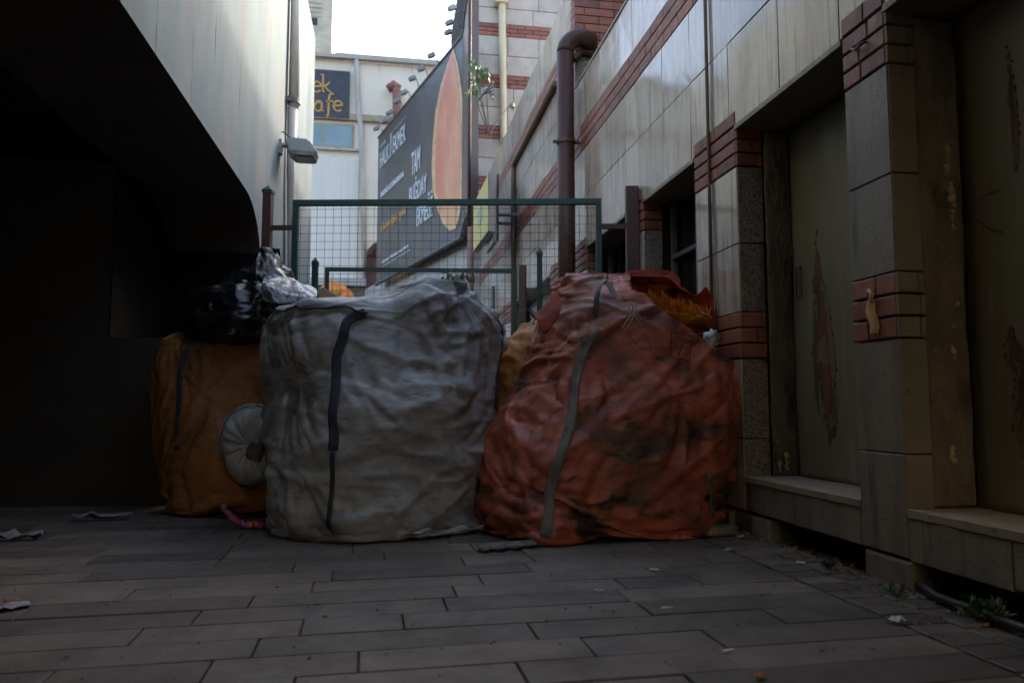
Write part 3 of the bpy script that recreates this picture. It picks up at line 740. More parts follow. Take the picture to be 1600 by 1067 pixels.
hh = (cy(500,128,YC).z - cy(500,144,YC).z)
for ch, u, v in (('e',495,144),('k',509,144),('C',481,174),('a',498,174),('f',514,174),('e',528,174)):
    q = cy(u, v, YC-.18); glyph(b, ch, q.x, q.z, hh, YC-.192)
b.build('lettering', M['gold'], sg)
# tower behind
tw = thing('tower_block', 'tall pale beige tower block rising behind the cream building', 'building')
YT = 60
b = MB(); b.box(-16, onY(519,40,YT).x, YT, YT+12, 0, 60); b.build('wall', M['tower'], tw)
b = MB(); q = onY(489,34,YT)
b.box(q.x-.6,q.x+.35,YT-.05,YT-.002,q.z-.3,q.z+.3); b.build('window', M['black'], tw)
b = MB()
for v in (6,13,20,27): q = onY(503,v,YT); b.box(q.x-2.6,q.x,YT-.05,YT-.002,q.z-.04,q.z+.04)
b.build('louvre', M['palecon'], tw)

# striped building (faces the camera) at the corner
sb = thing('striped_building', 'grey stone building with thin red brick stripes standing above the far stone wall', 'building')
YS = 17.6
b = MB(); xs = onY(734,100,YS).x; b.box(xs,4.8,YS,YS+6,0,13); b.build('wall', M['core'], sb)
b = MB(); bk2 = MB()
vb = [(37,56),(117,137),(197,217),(277,297),(357,377)]
zz = [(onY(760,v1,YS).z, onY(760,v0,YS).z) for v0, v1 in vb]
top = 14.0
edges = []
prev = top
for z0, z1 in zz:
    edges.append((z1, prev)); prev = z0
edges.append((2.0, prev))
for (z0, z1) in edges:
    n = max(1, round((z1-z0)/.42)); h = (z1-z0)/n
    for i in range(n):
        x = xs
        while x < 4.6:
            x2 = min(x + random.choice([.8,.95,1.1]), 4.8)
            b.cham(x+.006, x2-.006, YS-.03, YS, z0+i*h+.008, z0+(i+1)*h-.008, 1, -1, .006); x = x2
for z0, z1 in zz:
    h = (z1-z0)/3
    for r in range(3):
        x = xs - (0 if r % 2 else .2)
        while x < 4.6:
            a = max(x, xs); bk2.cham(a+.006, x+.39, YS-.034, YS, z0+r*h+.006, z0+(r+1)*h-.006, 1, -1, .006); x += .40
b.build('stone_course', M['palecon'], sb); bk2.build('brick_stripe', M['redstone'], sb)
b = MB(); q0 = onY(784,-20,YS-.2); q1 = onY(787,225,YS-.2); b.tube([q0, q1], .088, 12)
b.box(q0.x-.18,q0.x+.14,YS-.32,YS-.04,onY(784,8,YS).z-.1,onY(784,8,YS).z+.12)
tag(b.build('downpipe', M['creampipe'], smooth=False), 'cream yellow downpipe on the red striped grey building', 'pipe')

# billboard wall and the billboard
K0 = onY(728,300,17.55)
d_ = Vector((-.277,.961,0)).normalized()
nb = Vector((-d_.y*1.0, d_.x, 0)).normalized()          # faces the alley
if nb.y > 0: nb = -nb
W0 = Vector((K0.x, K0.y, 0))
bw = thing('street_wall', 'pale stone wall with a red brick band running under the billboard', 'wall')
b = MB(); c = W0 + d_*5 - nb*.35; b.obox(c+Vector((0,0,2.45)), d_*5.0, nb*.3, Vector((0,0,2.45))); b.build('wall', M['palecon'], bw)
b = MB()
for r in range(3):
    for i in range(24):
        b.obox(W0 + d_*(.2+.41*i+(.2 if r % 2 else 0)) - nb*.035 + Vector((0,0,3.25+.15*r)), d_*.2, nb*.02, Vector((0,0,.07)))
b.build('brick_band', M['redstone'], bw)
bi = thing('billboard', 'dark billboard advertising bread with a tall golden loaf and white lettering', 'billboard')
Pb = W0 + nb*.25
def onB(u, v): return onP(u, v, Pb, nb)
E0 = onB(590,300); E1 = onB(711,300)
ZB_0, ZB_1 = 4.72, 9.62
def depthpt(u, dep):
    r = ray(u, 300); r = r / r.dot(Vector((math.sin(YAW), math.cos(YAW), 0))); return Vector((0,0,HC)) + r*dep
E1 = onB(721,300); path = [Vector((E0.x,E0.y,0)), Vector((E1.x,E1.y,0))]
for (u, dep) in ((723,16.9),(725.5,16.2),(728.5,15.6),(732,15.1)):
    q = depthpt(u, dep); path.append(Vector((q.x,q.y,0)))
b = MB(); n = len(path)
for i, q in enumerate(path):
    pass
fr = [Vector((q.x,q.y,ZB_0)) for q in path] + [Vector((q.x,q.y,ZB_1)) for q in path]
back = [p_ - nb*.12 + (Vector((.1,.05,0)) if i % n >= 2 else Vector((0,0,0))) for i, p_ in enumerate(fr)]
b.add(fr+back, [(i,i+1,n+i+1,n+i) for i in range(n-1)] + [(2*n+i,3*n+i,3*n+i+1,2*n+i+1) for i in range(n-1)] +
      [(i,2*n+i,2*n+i+1,i+1) for i in range(n-1)] + [(n+i,n+i+1,3*n+i+1,3*n+i) for i in range(n-1)] + [(0,n,3*n,2*n),(n-1,3*n-1,4*n-1,2*n-1)])
b.build('panel', M['bill'], bi)
b = MB(); b.tube([p_+Vector((0,0,-.04)) for p_ in fr[:n]], .07, 6); b.build('lower_rail', M['bar'], bi)
b = MB(); b.tube([p_+Vector((0,0,.03)) for p_ in fr[n:]], .04, 6); b.build('top_rail', M['bar'], bi)
# loaf, printed flat
def flat(outline, mat, name, off, parent):
    pts = [onB(u, v) + nb*off for u, v in outline]
    c = sum(pts, Vector())/len(pts); m_ = MB(); k = len(pts)
    m_.add([c]+pts, [(0, i+1, (i+1) % k + 1) for i in range(k)])
    o = m_.build(name, mat, parent); return o
left = [(709,76),(700,100),(689,135),(681,175),(677,220),(675,262),(677,300),(685,330),(693,350),(703,361)]
right = [(713,357),(719,335),(724,290),(726,240),(725.5,190),(722,140),(716,100)]
# the curved end of the panel begins at the loaf's right side; keep the print on the flat part
sq = lambda pts, k: [(709 + (u-709)*k if u > 709 else u, v) for u, v in pts]
lo = left + right
lo = [(709-(709-u)*1.0, v) if u <= 709 else (u, v) for u, v in lo]
b = flat(lo, M['crustrim'], 'loaf_picture', .012, bi)
cu, cv = 702, 225
flat([(cu+(u-cu)*.80, cv+(v-cv)*.95) for u, v in lo], M['loaf'], 'crust', .018, b)
def text_mesh(s):
    cu_ = bpy.data.curves.new('lettering', 'FONT'); cu_.body = s; cu_.size = 1; cu_.resolution_u = 3
    to = bpy.data.objects.new('lettering', cu_); COL.objects.link(to)
    dg = bpy.context.evaluated_depsgraph_get(); dg.update()
    me = bpy.data.meshes.new_from_object(to.evaluated_get(dg))
    vs = [tuple(v.co) for v in me.vertices]; fs = [tuple(p_.vertices) for p_ in me.polygons]
    bpy.data.objects.remove(to); bpy.data.curves.remove(cu_); bpy.data.meshes.remove(me)
    return vs, fs
def words(s, lb, rt, mat, parent, name='lettering', bold=0.0):
    vs, fs = text_mesh(s)
    x0 = min(v[0] for v in vs); x1 = max(v[0] for v in vs); y0 = min(v[1] for v in vs); y1 = max(v[1] for v in vs)
    a = onB(*lb); c = onB(*rt); ax = -d_
    wd = (c-a).dot(ax); hz = c.z - a.z
    m_ = MB()
    for k in (range(3) if bold else (0,)):
        m_.add([a + ax*(wd*((v[0]-x0)/(x1-x0)) + (k-1)*bold*(1 if bold else 0)) + Vector((0,0,hz*(v[1]-y0)/(y1-y0))) + nb*(.02+.001*k) for v in vs], fs)
    return m_.build(name, mat, parent, recalc=False)
words('HALK', (594.6,264), (608.6,224), M['white'], bi, bold=.014)
words('İSTANBUL', (594.6,233), (604,216), M['white'], bi)
words('//', (609.7,248), (613.3,207), M['white'], bi, 'emblem', .014)
words('EKMEK', (614.8,241), (635,192), M['white'], bi, bold=.014)
words('BÜYÜKŞEHİR BELEDİYESİ', (614,208.5), (635,181), M['white'], bi)
words('TAM', (644,276), (657.5,227), M['white'], bi, bold=.016)
words('BUĞDAY', (640.5,321), (667.7,261), M['white'], bi, bold=.016)
words('EKMEĞİ', (651.8,355), (677,296), M['white'], bi, bold=.016)
words("BENZERSİZ LEZZETİN KOKUSU'da", (596,309), (632,264), M['white'], bi, bold=.02)
words('Ekmeğin iyisi', (596,367), (635,319), M['gold'], bi, bold=.025)
words('halk ekmek büfelerinde ve marketlerde', (597.6,412), (639,381), M['white'], bi, bold=.02)
words('www halk ekmek sipariş hattı', (598.4,418), (642,389), M['white'], bi, bold=.02)
# floodlights over the billboard, each on its arm
lampuv = [(700,51),(702,36),(706,13),(674,87),(658,108),(644,123),(631,145),(619,159),(608,177),(599,190),(588,201)]
for i, (u, v) in enumerate(lampuv):
    topz = ZB_1
    on = onB(min(u+10,710), 200); base = Vector((on.x,on.y,topz+.05)) if u < 690 else Vector((path[2+min(i,2)].x, path[2+min(i,2)].y, topz+.05))
    tip = onP(u, v, base + nb*.95, nb) if u < 690 else onP(u, v, base + nb*.55, nb)
    b = MB(); b.tube([base, base.lerp(tip,.35)+Vector((0,0,.14)), tip.lerp(base,.12)+Vector((0,0,.12)), tip+Vector((0,0,.05))], .011, 5)
    dn = (Vector((0,0,-1)) - nb*.5).normalized(); sd_ = d_; fw_ = dn.cross(sd_)
    ar = b.build('spotlight', M['bar'], bi)
    b = MB(); b.obox(tip, sd_*.075, fw_*.085, dn*.05); b.build('lamp_head', M['lampgrey'], ar, bevel=.02)
# pole at the corner
po = thing('corner_pole', 'dark brown pole rising at the corner between billboard and striped building', 'pole')
q = depthpt(733, 14.7); b = MB(); b.tube([(q.x,q.y,2.2),(q.x,q.y,13)], .035, 10); b.build('upper_pole', M['brownmetal'], po, smooth=True)
q = depthpt(736, 14.6); b = MB(); b.tube([(q.x,q.y,0),(q.x,q.y,4.3)], .065, 12); b.build('lower_pole', M['redpipe'], po, smooth=True)
# two projecting sign boxes on the far stone wall
def projsign(pts, Yn, label, mat, thick):
    o = thing('wall_sign', label, 'sign')
    (u0,v0),(u1,v1),(u2,v2),(u3,v3) = pts
    return o
sg1 = thing('wall_sign', 'yellow lightbox sign tilted out from the far stone wall', 'sign')
n0 = depthpt(764, 11.2); f0 = depthpt(740, 13.4)
def zat(v, dep): return HC + (631-v)*dep/FPX*1.0
zt0, zb0 = zat(262,11.2), zat(358,11.2)
ax = (Vector((f0.x,f0.y,0))-Vector((n0.x,n0.y,0)))
b = MB()
fpts = [Vector((n0.x,n0.y,zb0)), Vector((f0.x,f0.y,zat(392,13.4))), Vector((f0.x,f0.y,zat(315,13.4))), Vector((n0.x,n0.y,zt0))]
off = Vector((.10,.02,0))
b.add(fpts+[q+off for q in fpts], [(4,7,6,5),(0,4,5,1),(1,5,6,2),(2,6,7,3),(3,7,4,0)]); b.build('box', M['palecon'], sg1)
b = MB(); cc = sum(fpts,Vector())/4; fp2 = [cc+(q-cc)*.97+Vector((-.006,-.002,0)) for q in fpts]; b.add(fp2, [(0,1,2,3)]); b.build('face', M['yellowsign'], sg1)
b = MB(); fp3 = [cc+(q-cc)*.30+Vector((-.012,-.004,0)) for q in fpts]; b.add(fp3, [(0,1,2,3)])
b.build('panel_print', surf('faded print', (.40,.42,.30), None, 3, U1, (.5,.6), 0), sg1)
b = MB(); b.tube([cc+Vector((.08,.02,-.1)), Vector((XW+.01,cc.y+.05,cc.z-.1))], .03, 8); b.build('arm', M['bar'], sg1)
sg2 = thing('wall_sign', 'thin white edged sign box standing right behind the yellow lightbox', 'sign')
b = MB(); q = depthpt(771, 11.6); b.box(q.x,q.x+.05,q.y,q.y+.9,zat(375,11.6),zat(262,11.6)); b.build('box', M['palecon'], sg2)
b = MB(); b.box(q.x+.052,q.x+.09,q.y+.02,q.y+.9,zat(373,11.6),zat(264,11.6)); b.build('back_plate', M['black'], sg2)
b = MB(); b.tube([(q.x+.07,q.y+.4,zat(320,11.6)),(XW+.01,q.y+.4,zat(320,11.6))], .03, 8); b.build('arm', M['bar'], sg2)
# step railing by the far wall
ra = thing('stair_railing', 'small dark stair railing by the foot of the far stone wall', 'railing')
b = MB()
for k in range(5): b.tube([depthpt(746+3*k, 12.2)+Vector((0,0,zat(482-6*k+8*j,12.2)-HC)) for j in (0,)]+[depthpt(770,11.9)+Vector((0,0,zat(450+7*k,11.9)-HC))], .018, 6)
b.tube([(depthpt(771,11.9).x,depthpt(771,11.9).y,0),(depthpt(771,11.9).x,depthpt(771,11.9).y,zat(446,11.9))], .03, 6)
b.build('rail', M['bar'], ra)

# ------------------------------------------------------------------ saplings
def leaf(b, c, d, s):
    d = Vector(d).normalized(); sd_ = d.cross(Vector((random.uniform(-1,1),random.uniform(-1,1),random.uniform(.2,1)))).normalized()
    up = d.cross(sd_)
    b.add([c, c+d*s*.45+sd_*s*.34+up*s*.08, c+d*s, c+d*s*.45-sd_*s*.34+up*s*.08, c+d*s*.5-up*s*.06], [(0,1,4),(1,2,4),(2,3,4),(3,0,4)])
def sapling(root, clumps, label, ls):
    o = thing('sapling', label, 'plant')
    b = MB(); lf = MB()
    for (q, r, n, nlead) in clumps:
        mid = root.lerp(q,.5) + Vector((random.uniform(-.05,.05),0,random.uniform(-.02,.06)))
        b.tube([root, mid, q], [.014,.011,.005], 5)
        for _ in range(n):
            v = Vector((random.gauss(0,1),random.gauss(0,1),random.gauss(0,.8))).normalized()*r*random.uniform(.15,1)
            c = q+v; b.tube([q+v*.1, c], .003, 3, cap=False); leaf(lf, c, v+Vector((0,0,-.2)), ls*random.uniform(.6,1.15))
    b.build('stem', M['twig'], o); lf.build('foliage', M['leaf'], o, recalc=False)
YS2 = 13.6
rt_ = onY(765,215,YS2); rt_.y = YS2
sapling(onY(764,212,YS2), [(onY(747,112,YS2),.20,26,0),(onY(738,140,YS2),.17,18,0),(onY(760,118,YS2),.16,16,0),(onY(744,100,YS2),.14,12,0),(onY(799,162,YS2),.07,7,0),(onY(785,216,YS2),.05,5,0)],
        'young sapling with fresh green leaves rooted in the far wall before the striped building', .13)
YS3 = 9.6
sapling(onY(715,500,YS3), [(onY(700,430,YS3),.13,24,0),(onY(712,445,YS3),.16,30,0),(onY(726,432,YS3),.14,24,0),(onY(720,465,YS3),.14,24,0),(onY(690,440,YS3),.10,12,0)],
        'dark leafy plant growing behind the mesh fence above the grey sack', .09)

# ------------------------------------------------------------------ sacks: cloth draped over lumpy contents
def sack_grid(levels, nu, nv, expo=2.7, lump=.03, lscale=2.2, seed=0, grow=0.0, shear=0.0, lean=None, bumps=()):
    """levels: (z, x_left, x_right, y_front, y_back) from bottom to top"""
    L = np.array(levels, float)
    seg = np.r_[0, np.cumsum(np.hypot(np.diff(L[:,0]), .35*np.abs(np.diff(L[:,2]-L[:,1])) + .2*np.abs(np.diff(L[:,1]))))]
    t = np.linspace(0, seg[-1], nv)
    C = [np.interp(t, seg, L[:,k]) for k in range(5)]
    for k in range(5):
        for _ in range(max(1, nv//40)):
            c = C[k].copy(); c[1:-1] = (C[k][:-2] + 2*C[k][1:-1] + C[k][2:])/4; C[k] = c
    pts = []
    for j in range(nv):
        z, xl, xr, yf, yb = [C[k][j] for k in range(5)]
        cx, cyy, a, bq = (xl+xr)/2, (yf+yb)/2, (xr-xl)/2, (yb-yf)/2
        row = []
        for i in range(nu):
            th = 2*math.pi*i/nu; c_, s_ = math.cos(th), math.sin(th)
            x = cx + a*math.copysign(abs(c_)**(2/expo), c_); y = cyy - bq*math.copysign(abs(s_)**(2/expo), s_)
            y += shear*(x-cx)
            nx, ny = x-cx, y-cyy; q = math.hypot(nx, ny) or 1
            d = lump*fbm((x*lscale+seed, y*lscale, z*lscale), 3) + grow
            p = [x + nx/q*d, y + ny/q*d, z + (.6*grow if j > nv*.8 else 0)]
            for (bx, by, bz, br, dx, dy, dz) in bumps:
                w = math.exp(-((p[0]-bx)**2+(p[1]-by)**2+(p[2]-bz)**2)/br**2)
                p[0] += dx*w; p[1] += dy*w; p[2] += dz*w
            p[2] = max(p[2], .004)
            row.append(tuple(p))
        pts.append(row)
    v = [p for r in pts for p in r]
    f = [((j+1)*nu+i, (j+1)*nu+(i+1) % nu, j*nu+(i+1) % nu, j*nu+i) for j in range(nv-1) for i in range(nu)]
    def cen(r): return tuple(np.mean(np.array(r), axis=0))
    v += [cen(pts[0]), cen(pts[-1])]
    f += [(len(v)-2, i, (i+1) % nu) for i in range(nu)] + [(len(v)-1, (nv-1)*nu+(i+1) % nu, (nv-1)*nu+i) for i in range(nu)]
    return v, f
def new_mesh(name, v, f):
    me = bpy.data.meshes.new(name); me.from_pydata(v, [], f); me.update(); return me
def drape(name, levels, mat, parent, nu=120, nv=64, frames=40, slack=.12, stretch=1.06, folds=(160,0,.5,.36,.015), focus=(), **kw):
    bv, bf = sack_grid(levels, 96, 60, **kw)
    body = bpy.data.objects.new('contents', new_mesh('contents', bv, bf)); COL.objects.link(body)
    body.modifiers.new('c', 'COLLISION'); body.collision.thickness_outer = .004; body.collision.cloth_friction = 12
    fl_ = bpy.data.objects.new('floorplate', new_mesh('floorplate', [(-9,-3,0),(9,-3,0),(9,12,0),(-9,12,0)], [(0,1,2,3)])); COL.objects.link(fl_)
    fl_.modifiers.new('c', 'COLLISION'); fl_.collision.thickness_outer = .004; fl_.collision.cloth_friction = 30
    cv, cf = sack_grid(levels, nu, nv, **{**kw, 'grow': .022})
    cv = [(x + .004*noise.noise(Vector((x*14,y*14,z*14))), y + .004*noise.noise(Vector((x*14+7,y*14,z*14))), max(z + (stretch-1)*max(0,z-.35)*1.35,.008)) for x, y, z in cv]
    o = bpy.data.objects.new(name, new_mesh(name, cv, cf)); COL.objects.link(o)
    md = o.modifiers.new('cloth', 'CLOTH'); s = md.settings
    s.quality = 5; s.mass = .25; s.air_damping = 2
    s.tension_stiffness = 25; s.compression_stiffness = 12; s.shear_stiffness = 8; s.bending_stiffness = .02
    s.tension_damping = s.compression_damping = s.shear_damping = 8
    vg = o.vertex_groups.new(name='tight')       # weight 1: taut cloth; weight 0: loose cloth
    for i, p in enumerate(cv):
        w_ = .5 + 1.1*noise.noise(Vector((p[0]*2.2 + kw.get('seed',0), p[1]*2.2, p[2]*3.5+9))) + max(0, .16-p[2])*6
        vg.add([i], min(1, max(0, w_)), 'REPLACE')
    s.vertex_group_shrink = 'tight'; s.shrink_min = -slack*1.3; s.shrink_max = .04
    md.collision_settings.distance_min = .004; md.collision_settings.collision_quality = 3
    md.point_cache.frame_start = 1; md.point_cache.frame_end = frames
    for f in range(1, frames+1): scene.frame_set(f)
    dg = bpy.context.evaluated_depsgraph_get()
    me = bpy.data.meshes.new_from_object(o.evaluated_get(dg))
    me.name = name
    o.modifiers.clear(); o.data = me
    for q in (body, fl_): bpy.data.objects.remove(q, do_unlink=True)
    scene.frame_set(1)
    co = np.empty(len(me.vertices)*3); me.vertices.foreach_get('co', co); co = co.reshape(-1,3)
    # refine the draped grid, then press the sharper folds of a stuffed woven sack into it
    g = co[:nu*nv].reshape(nv, nu, 3)
    g = np.stack([g, (g + np.roll(g,-1,1))/2], 2).reshape(nv, nu*2, 3)
    g2 = np.empty((nv*2-1, nu*2, 3)); g2[0::2] = g; g2[1::2] = (g[:-1]+g[1:])/2
    for _ in range(1):
        h = g2.copy(); h[1:-1] = (g2[:-2]+2*g2[1:-1]+g2[2:])/4; g2 = (np.roll(h,1,1)+2*h+np.roll(h,-1,1))/4
    nu, nv = nu*2, nv*2-1
    def grid_normals(g2):
        du_ = np.roll(g2,-1,1)-np.roll(g2,1,1); dv_ = np.gradient(g2, axis=0)
        n_ = np.cross(du_, dv_); n_ /= (np.linalg.norm(n_,axis=2,keepdims=True)+1e-9)
        c_ = g2.reshape(-1,3).mean(0)
        if ((g2-c_)*n_).sum() < 0: n_ = -n_
        return n_
    no = grid_normals(g2)
    # long straight creases of stiff woven plastic: tent-shaped ridges and valleys, each with its own place, heading and reach
    count, tilt, spread, amp, broad = folds
    rng = np.random.default_rng(int(kw.get('seed', 0)*10))
    Pv, Nv = g2.reshape(-1,3), no.reshape(-1,3)
    disp = np.zeros(len(Pv))
    if broad:
        sd_ = kw.get('seed', 0)
        low = np.array([noise.noise(Vector((p[0]*1.3+sd_, p[1]*1.3, p[2]*3.4))) for p in Pv[::1]])
        disp += broad*low
    for k in range(count):
        i = rng.integers(len(Pv)); c_, n_ = Pv[i], Nv[i]
        if n_[2] < -.6: continue
        hx = np.cross([0,0,1.0], n_); hx /= (np.linalg.norm(hx)+1e-6); hz = np.cross(n_, hx)
        th = tilt + rng.normal(0, spread)
        foc = None
        for F_ in focus:
            d_ = np.array(F_[:3]) - c_; dist = np.linalg.norm(d_)
            if dist < F_[3] and rng.random() < .75: foc = d_/dist
        t_ = foc - n_*foc.dot(n_) if foc is not None else hx*math.cos(th) + hz*math.sin(th)
        t_ = t_/(np.linalg.norm(t_)+1e-6); b_ = np.cross(n_, t_)
        big = rng.random()**2.2
        w_ = .015 + .048*big; L_ = rng.uniform(.16,.42) + .2*big; A_ = amp*w_*rng.choice([1,1,-1])
        D = Pv - c_; near = (D*D).sum(1) < (2.2*L_)**2
        Dn = D[near]; l_ = Dn @ t_; s_ = Dn @ b_ + rng.normal(0,.25)*l_*l_; h_ = Dn @ n_
        # steep on one side, slow on the other, as folded cloth hangs
        q_ = np.where(s_ > 0, s_/(w_*1.7), -s_/(w_*.75))
        f_ = np.clip(1-q_, 0, None)**1.25 * np.exp(-(l_/L_)**2 - (h_/.22)**2)
        disp[near] += A_*f_
    disp = disp.reshape(nv, nu)
    ed = np.minimum(1, np.arange(nv)/8) * np.minimum(1, (nv-1-np.arange(nv))/10)
    disp = np.clip(disp, -.035, .04)*ed[:,None]
    g2 = g2 + no*disp[:,:,None]
    g2[:,:,2] = np.maximum(g2[:,:,2], .004)
    no = grid_normals(g2)
    co = np.vstack([g2.reshape(-1,3), g2[0].mean(0)[None], g2[-1].mean(0)[None]]); no = np.vstack([no.reshape(-1,3), [[0,0,-1]], [[0,0,1]]])
    fs = [(j*nu+i, j*nu+(i+1) % nu, (j+1)*nu+(i+1) % nu, (j+1)*nu+i) for j in range(nv-1) for i in range(nu)]
    fs += [(nu*nv, (i+1) % nu, i) for i in range(nu)] + [(nu*nv+1, (nv-1)*nu+i, (nv-1)*nu+(i+1) % nu) for i in range(nu)]
    me = new_mesh(name, [tuple(p) for p in co], fs); o.data = me
    bm = bmesh.new(); bm.from_mesh(me); bmesh.ops.recalc_face_normals(bm, faces=bm.faces); bm.to_mesh(me); bm.free()
    me.materials.append(mat)
    me.polygons.foreach_set('use_smooth', [True]*len(me.polygons))
    o.parent = parent
    return o, co, no, nu, nv
def finish_sack(o, fine=.003, sc=26):
    tx = bpy.data.textures.new('crease', 'CLOUDS'); tx.noise_scale = .03; tx.noise_depth = 3
    dm = o.modifiers.new('crease', 'DISPLACE'); dm.texture = tx; dm.texture_coords = 'LOCAL'; dm.strength = fine*.4; dm.mid_level = .5
def strap_on(co, no, nu, path, width, off, mat, name, parent, solid=.004):
    """path: (column, row) positions on the draped sack; an even band of webbing, width in metres, laid along it"""
    nvv = (len(co)-2)//nu
    cen, nrm_ = [], []
    for (c, r) in path:
        i, j = int(round(c)) % nu, min(max(int(round(r)),0), nvv-1)
        cen.append(co[j*nu+i]); nrm_.append(no[j*nu+i])
    cen, nrm_ = np.array(cen), np.array(nrm_)
    for _ in range(4):
        cen[1:-1] = (cen[:-2]+2*cen[1:-1]+cen[2:])/4; nrm_[1:-1] = (nrm_[:-2]+2*nrm_[1:-1]+nrm_[2:])/4
    b = MB(); L = []; n = len(cen); Pv, Nv = co[:nu*nvv], no[:nu*nvv]
    for i in range(n):
        t = cen[min(i+1,n-1)]-cen[max(i-1,0)]; t = t/(np.linalg.norm(t)+1e-9)
        m_ = nrm_[i]/(np.linalg.norm(nrm_[i])+1e-9); sd_ = np.cross(t, m_); sd_ /= (np.linalg.norm(sd_)+1e-9)
        row = []
        for k in range(-2, 3):
            p = cen[i] + sd_*width*.25*k
            d = Pv-p; q = np.argsort((d*d).sum(1))[:4]
            lift = max(0, max(((Pv[w]-p) @ m_) for w in q)) + off
            row.append(Vector(p + m_*lift))
        L.append(row)
    for _ in range(2):
        L = [L[0]] + [[(L[i-1][k]+L[i][k]*2+L[i+1][k])/4 for k in range(5)] for i in range(1, n-1)] + [L[-1]]
    b.sheet(L); o = b.build(name, mat, parent, smooth=True, solid=solid)
    return o
def lv(v, ul, ur, Yc, yf, yb, z=None):
    zl = onY((ul+ur)/2, v, Yc).z if z is None else z
    return (zl, onY(ul, v, Yc).x, onY(ur, v, Yc).x, yf, yb)

# --- big grey-white sack
ws = thing('bulk_sack', 'huge dirty white woven sack with a navy strap standing left of the orange sack', 'sack', 'waste sacks piled across the alley')
Yw = 4.85
Yt = 4.68
LW = [lv(836,540,670,Yw,4.56,5.2,.006), lv(830,500,716,Yw,4.36,5.38,.012), lv(810,458,742,Yw,4.25,5.5), lv(775,440,750,Yw,4.20,5.52), lv(700,436,750,Yw,4.19,5.52),
      lv(640,440,758,Yw,4.22,5.52), lv(590,442,762,Yw,4.26,5.50), lv(556,440,768,Yw,4.30,5.48), lv(530,418,778,Yw,4.34,5.46), lv(505,414,784,Yw,4.38,5.42),
      lv(488,418,776,Yt,4.40,5.30), lv(481,470,768,Yt,4.41,5.22), lv(474,566,742,Yt,4.42,5.14), lv(459,610,728,Yt,4.46,5.04), lv(446,642,716,Yt,4.52,4.94), lv(438,668,704,Yt,4.60,4.82)]
bx = onY(706,472,4.7)
o, co, no, nu, nv = drape('sack_body', LW, M['sackwhite'], ws, nu=190, nv=100, frames=46, seed=3.1, lump=.08, lscale=2.6, expo=2.35, slack=.17, stretch=1.10, folds=(270,0.03,.30,.36,.018), focus=((onY(520,500,4.4).x,4.4,1.3,.35),(onY(712,470,4.5).x,4.5,1.42,.4)),
                          bumps=[(bx.x,bx.y,bx.z,.09,.0,-.10,.02), (.05,4.25,1.02,.22,0,.05,0), (onY(470,520,4.5).x,4.5,1.15,.2,-.02,-.04,0)])
finish_sack(o)
def colrow(co, nu, nv, u, v):
    """grid position of the sack's front surface seen at the photo point (u, v)"""
    best = None; d0 = ray(u, v).normalized(); o_ = Vector((0,0,HC))
    P_ = co[:nu*nv] - np.array(o_); dd = np.array(d0); t = P_ @ dd
    dist = np.linalg.norm(P_ - np.outer(t, dd), axis=1) + .15*t*.2
    i = int(np.argmin(dist)); return (i % nu, i // nu)
def strap_path(co, nu, nv, uvs, n):
    g = [colrow(co, nu, nv, u, v) for u, v in uvs]
    c = np.array([p[0] for p in g], float); r = np.array([p[1] for p in g], float)
    c = np.where(c < nu*.25, c, c)
    t = np.linspace(0, len(g)-1, n); k = np.arange(len(g))
    cc, rr = np.interp(t, k, c), np.interp(t, k, r)
    for _ in range(6): cc[1:-1] = (cc[:-2]+2*cc[1:-1]+cc[2:])/4
    return [(a, min(b, nv-2)) for a, b in zip(cc, rr)]
strap_on(co, no, nu, strap_path(co, nu, nv, [(572,489),(545,508),(530,540),(524,580),(521,640),(521,706)], 40), .056, .007, M['bluestrap'], 'strap', ws)
strap_on(co, no, nu, strap_path(co, nu, nv, [(519,706),(518,760),(515,800),(515,825)], 24), .026, .007, M['bluestrap'], 'strap_seam', ws)
strap_on(co, no, nu, strap_path(co, nu, nv, [(778,500),(788,530),(783,560),(774,600),(772,640)], 24), .045, .007, M['bluestrap'], 'strap', ws)
hem = MB(); hp = strap_path(co, nu, nv, [(411,482),(450,484),(500,483),(540,478),(575,489)], 30)
hem.tube([Vector(co[int(r)*nu+int(round(c)) % nu])+Vector(no[int(r)*nu+int(round(c)) % nu])*.008 for c, r in hp], .006, 6)
hem.build('hem_cord', M['bluestrap'], ws, smooth=True)
# frayed cord ends and folded ear on top
fr_ = MB()
top = onY(700,438,4.82)
for k in range(16):
    a = top + Vector((random.uniform(-.08,.06), random.uniform(-.05,.05), random.uniform(-.02,.01)))
    e = onY(random.uniform(700,735), random.uniform(425,480), 4.78)
    fr_.tube([a, a.lerp(e,.4)+Vector((0,0,random.uniform(.02,.07))), e], .0022, 4)
fr_.build('frayed_cord', M['rope'], ws)


# --- orange sack, open at the top right
os_ = thing('bulk_sack', 'huge dirty orange woven sack with torn open top and grey strap', 'sack', 'waste sacks piled across the alley')
Yo = 4.42
LO = [lv(838,790,1060,Yo,4.16,5.0,.006), lv(828,772,1090,Yo,4.04,5.1,.014), lv(800,768,1112,Yo,3.98,5.12), lv(760,764,1118,Yo,3.96,5.12), lv(720,764,1120,Yo,3.96,5.12),
      lv(680,772,1126,Yo,3.97,5.12), lv(640,794,1133,Yo,4.0,5.12), lv(600,824,1136,Yo,4.05,5.1), lv(560,838,1134,Yo,4.10,5.08), lv(520,850,1124,Yo,4.16,5.0),
      lv(490,862,1116,Yo,4.24,4.95), lv(465,878,1106,Yo,4.32,4.9), lv(446,876,1088,Yo,4.40,4.82), lv(432,896,1066,Yo,4.48,4.76), lv(424,916,1040,Yo,4.54,4.70)]
cq = onZ(846,846,0)
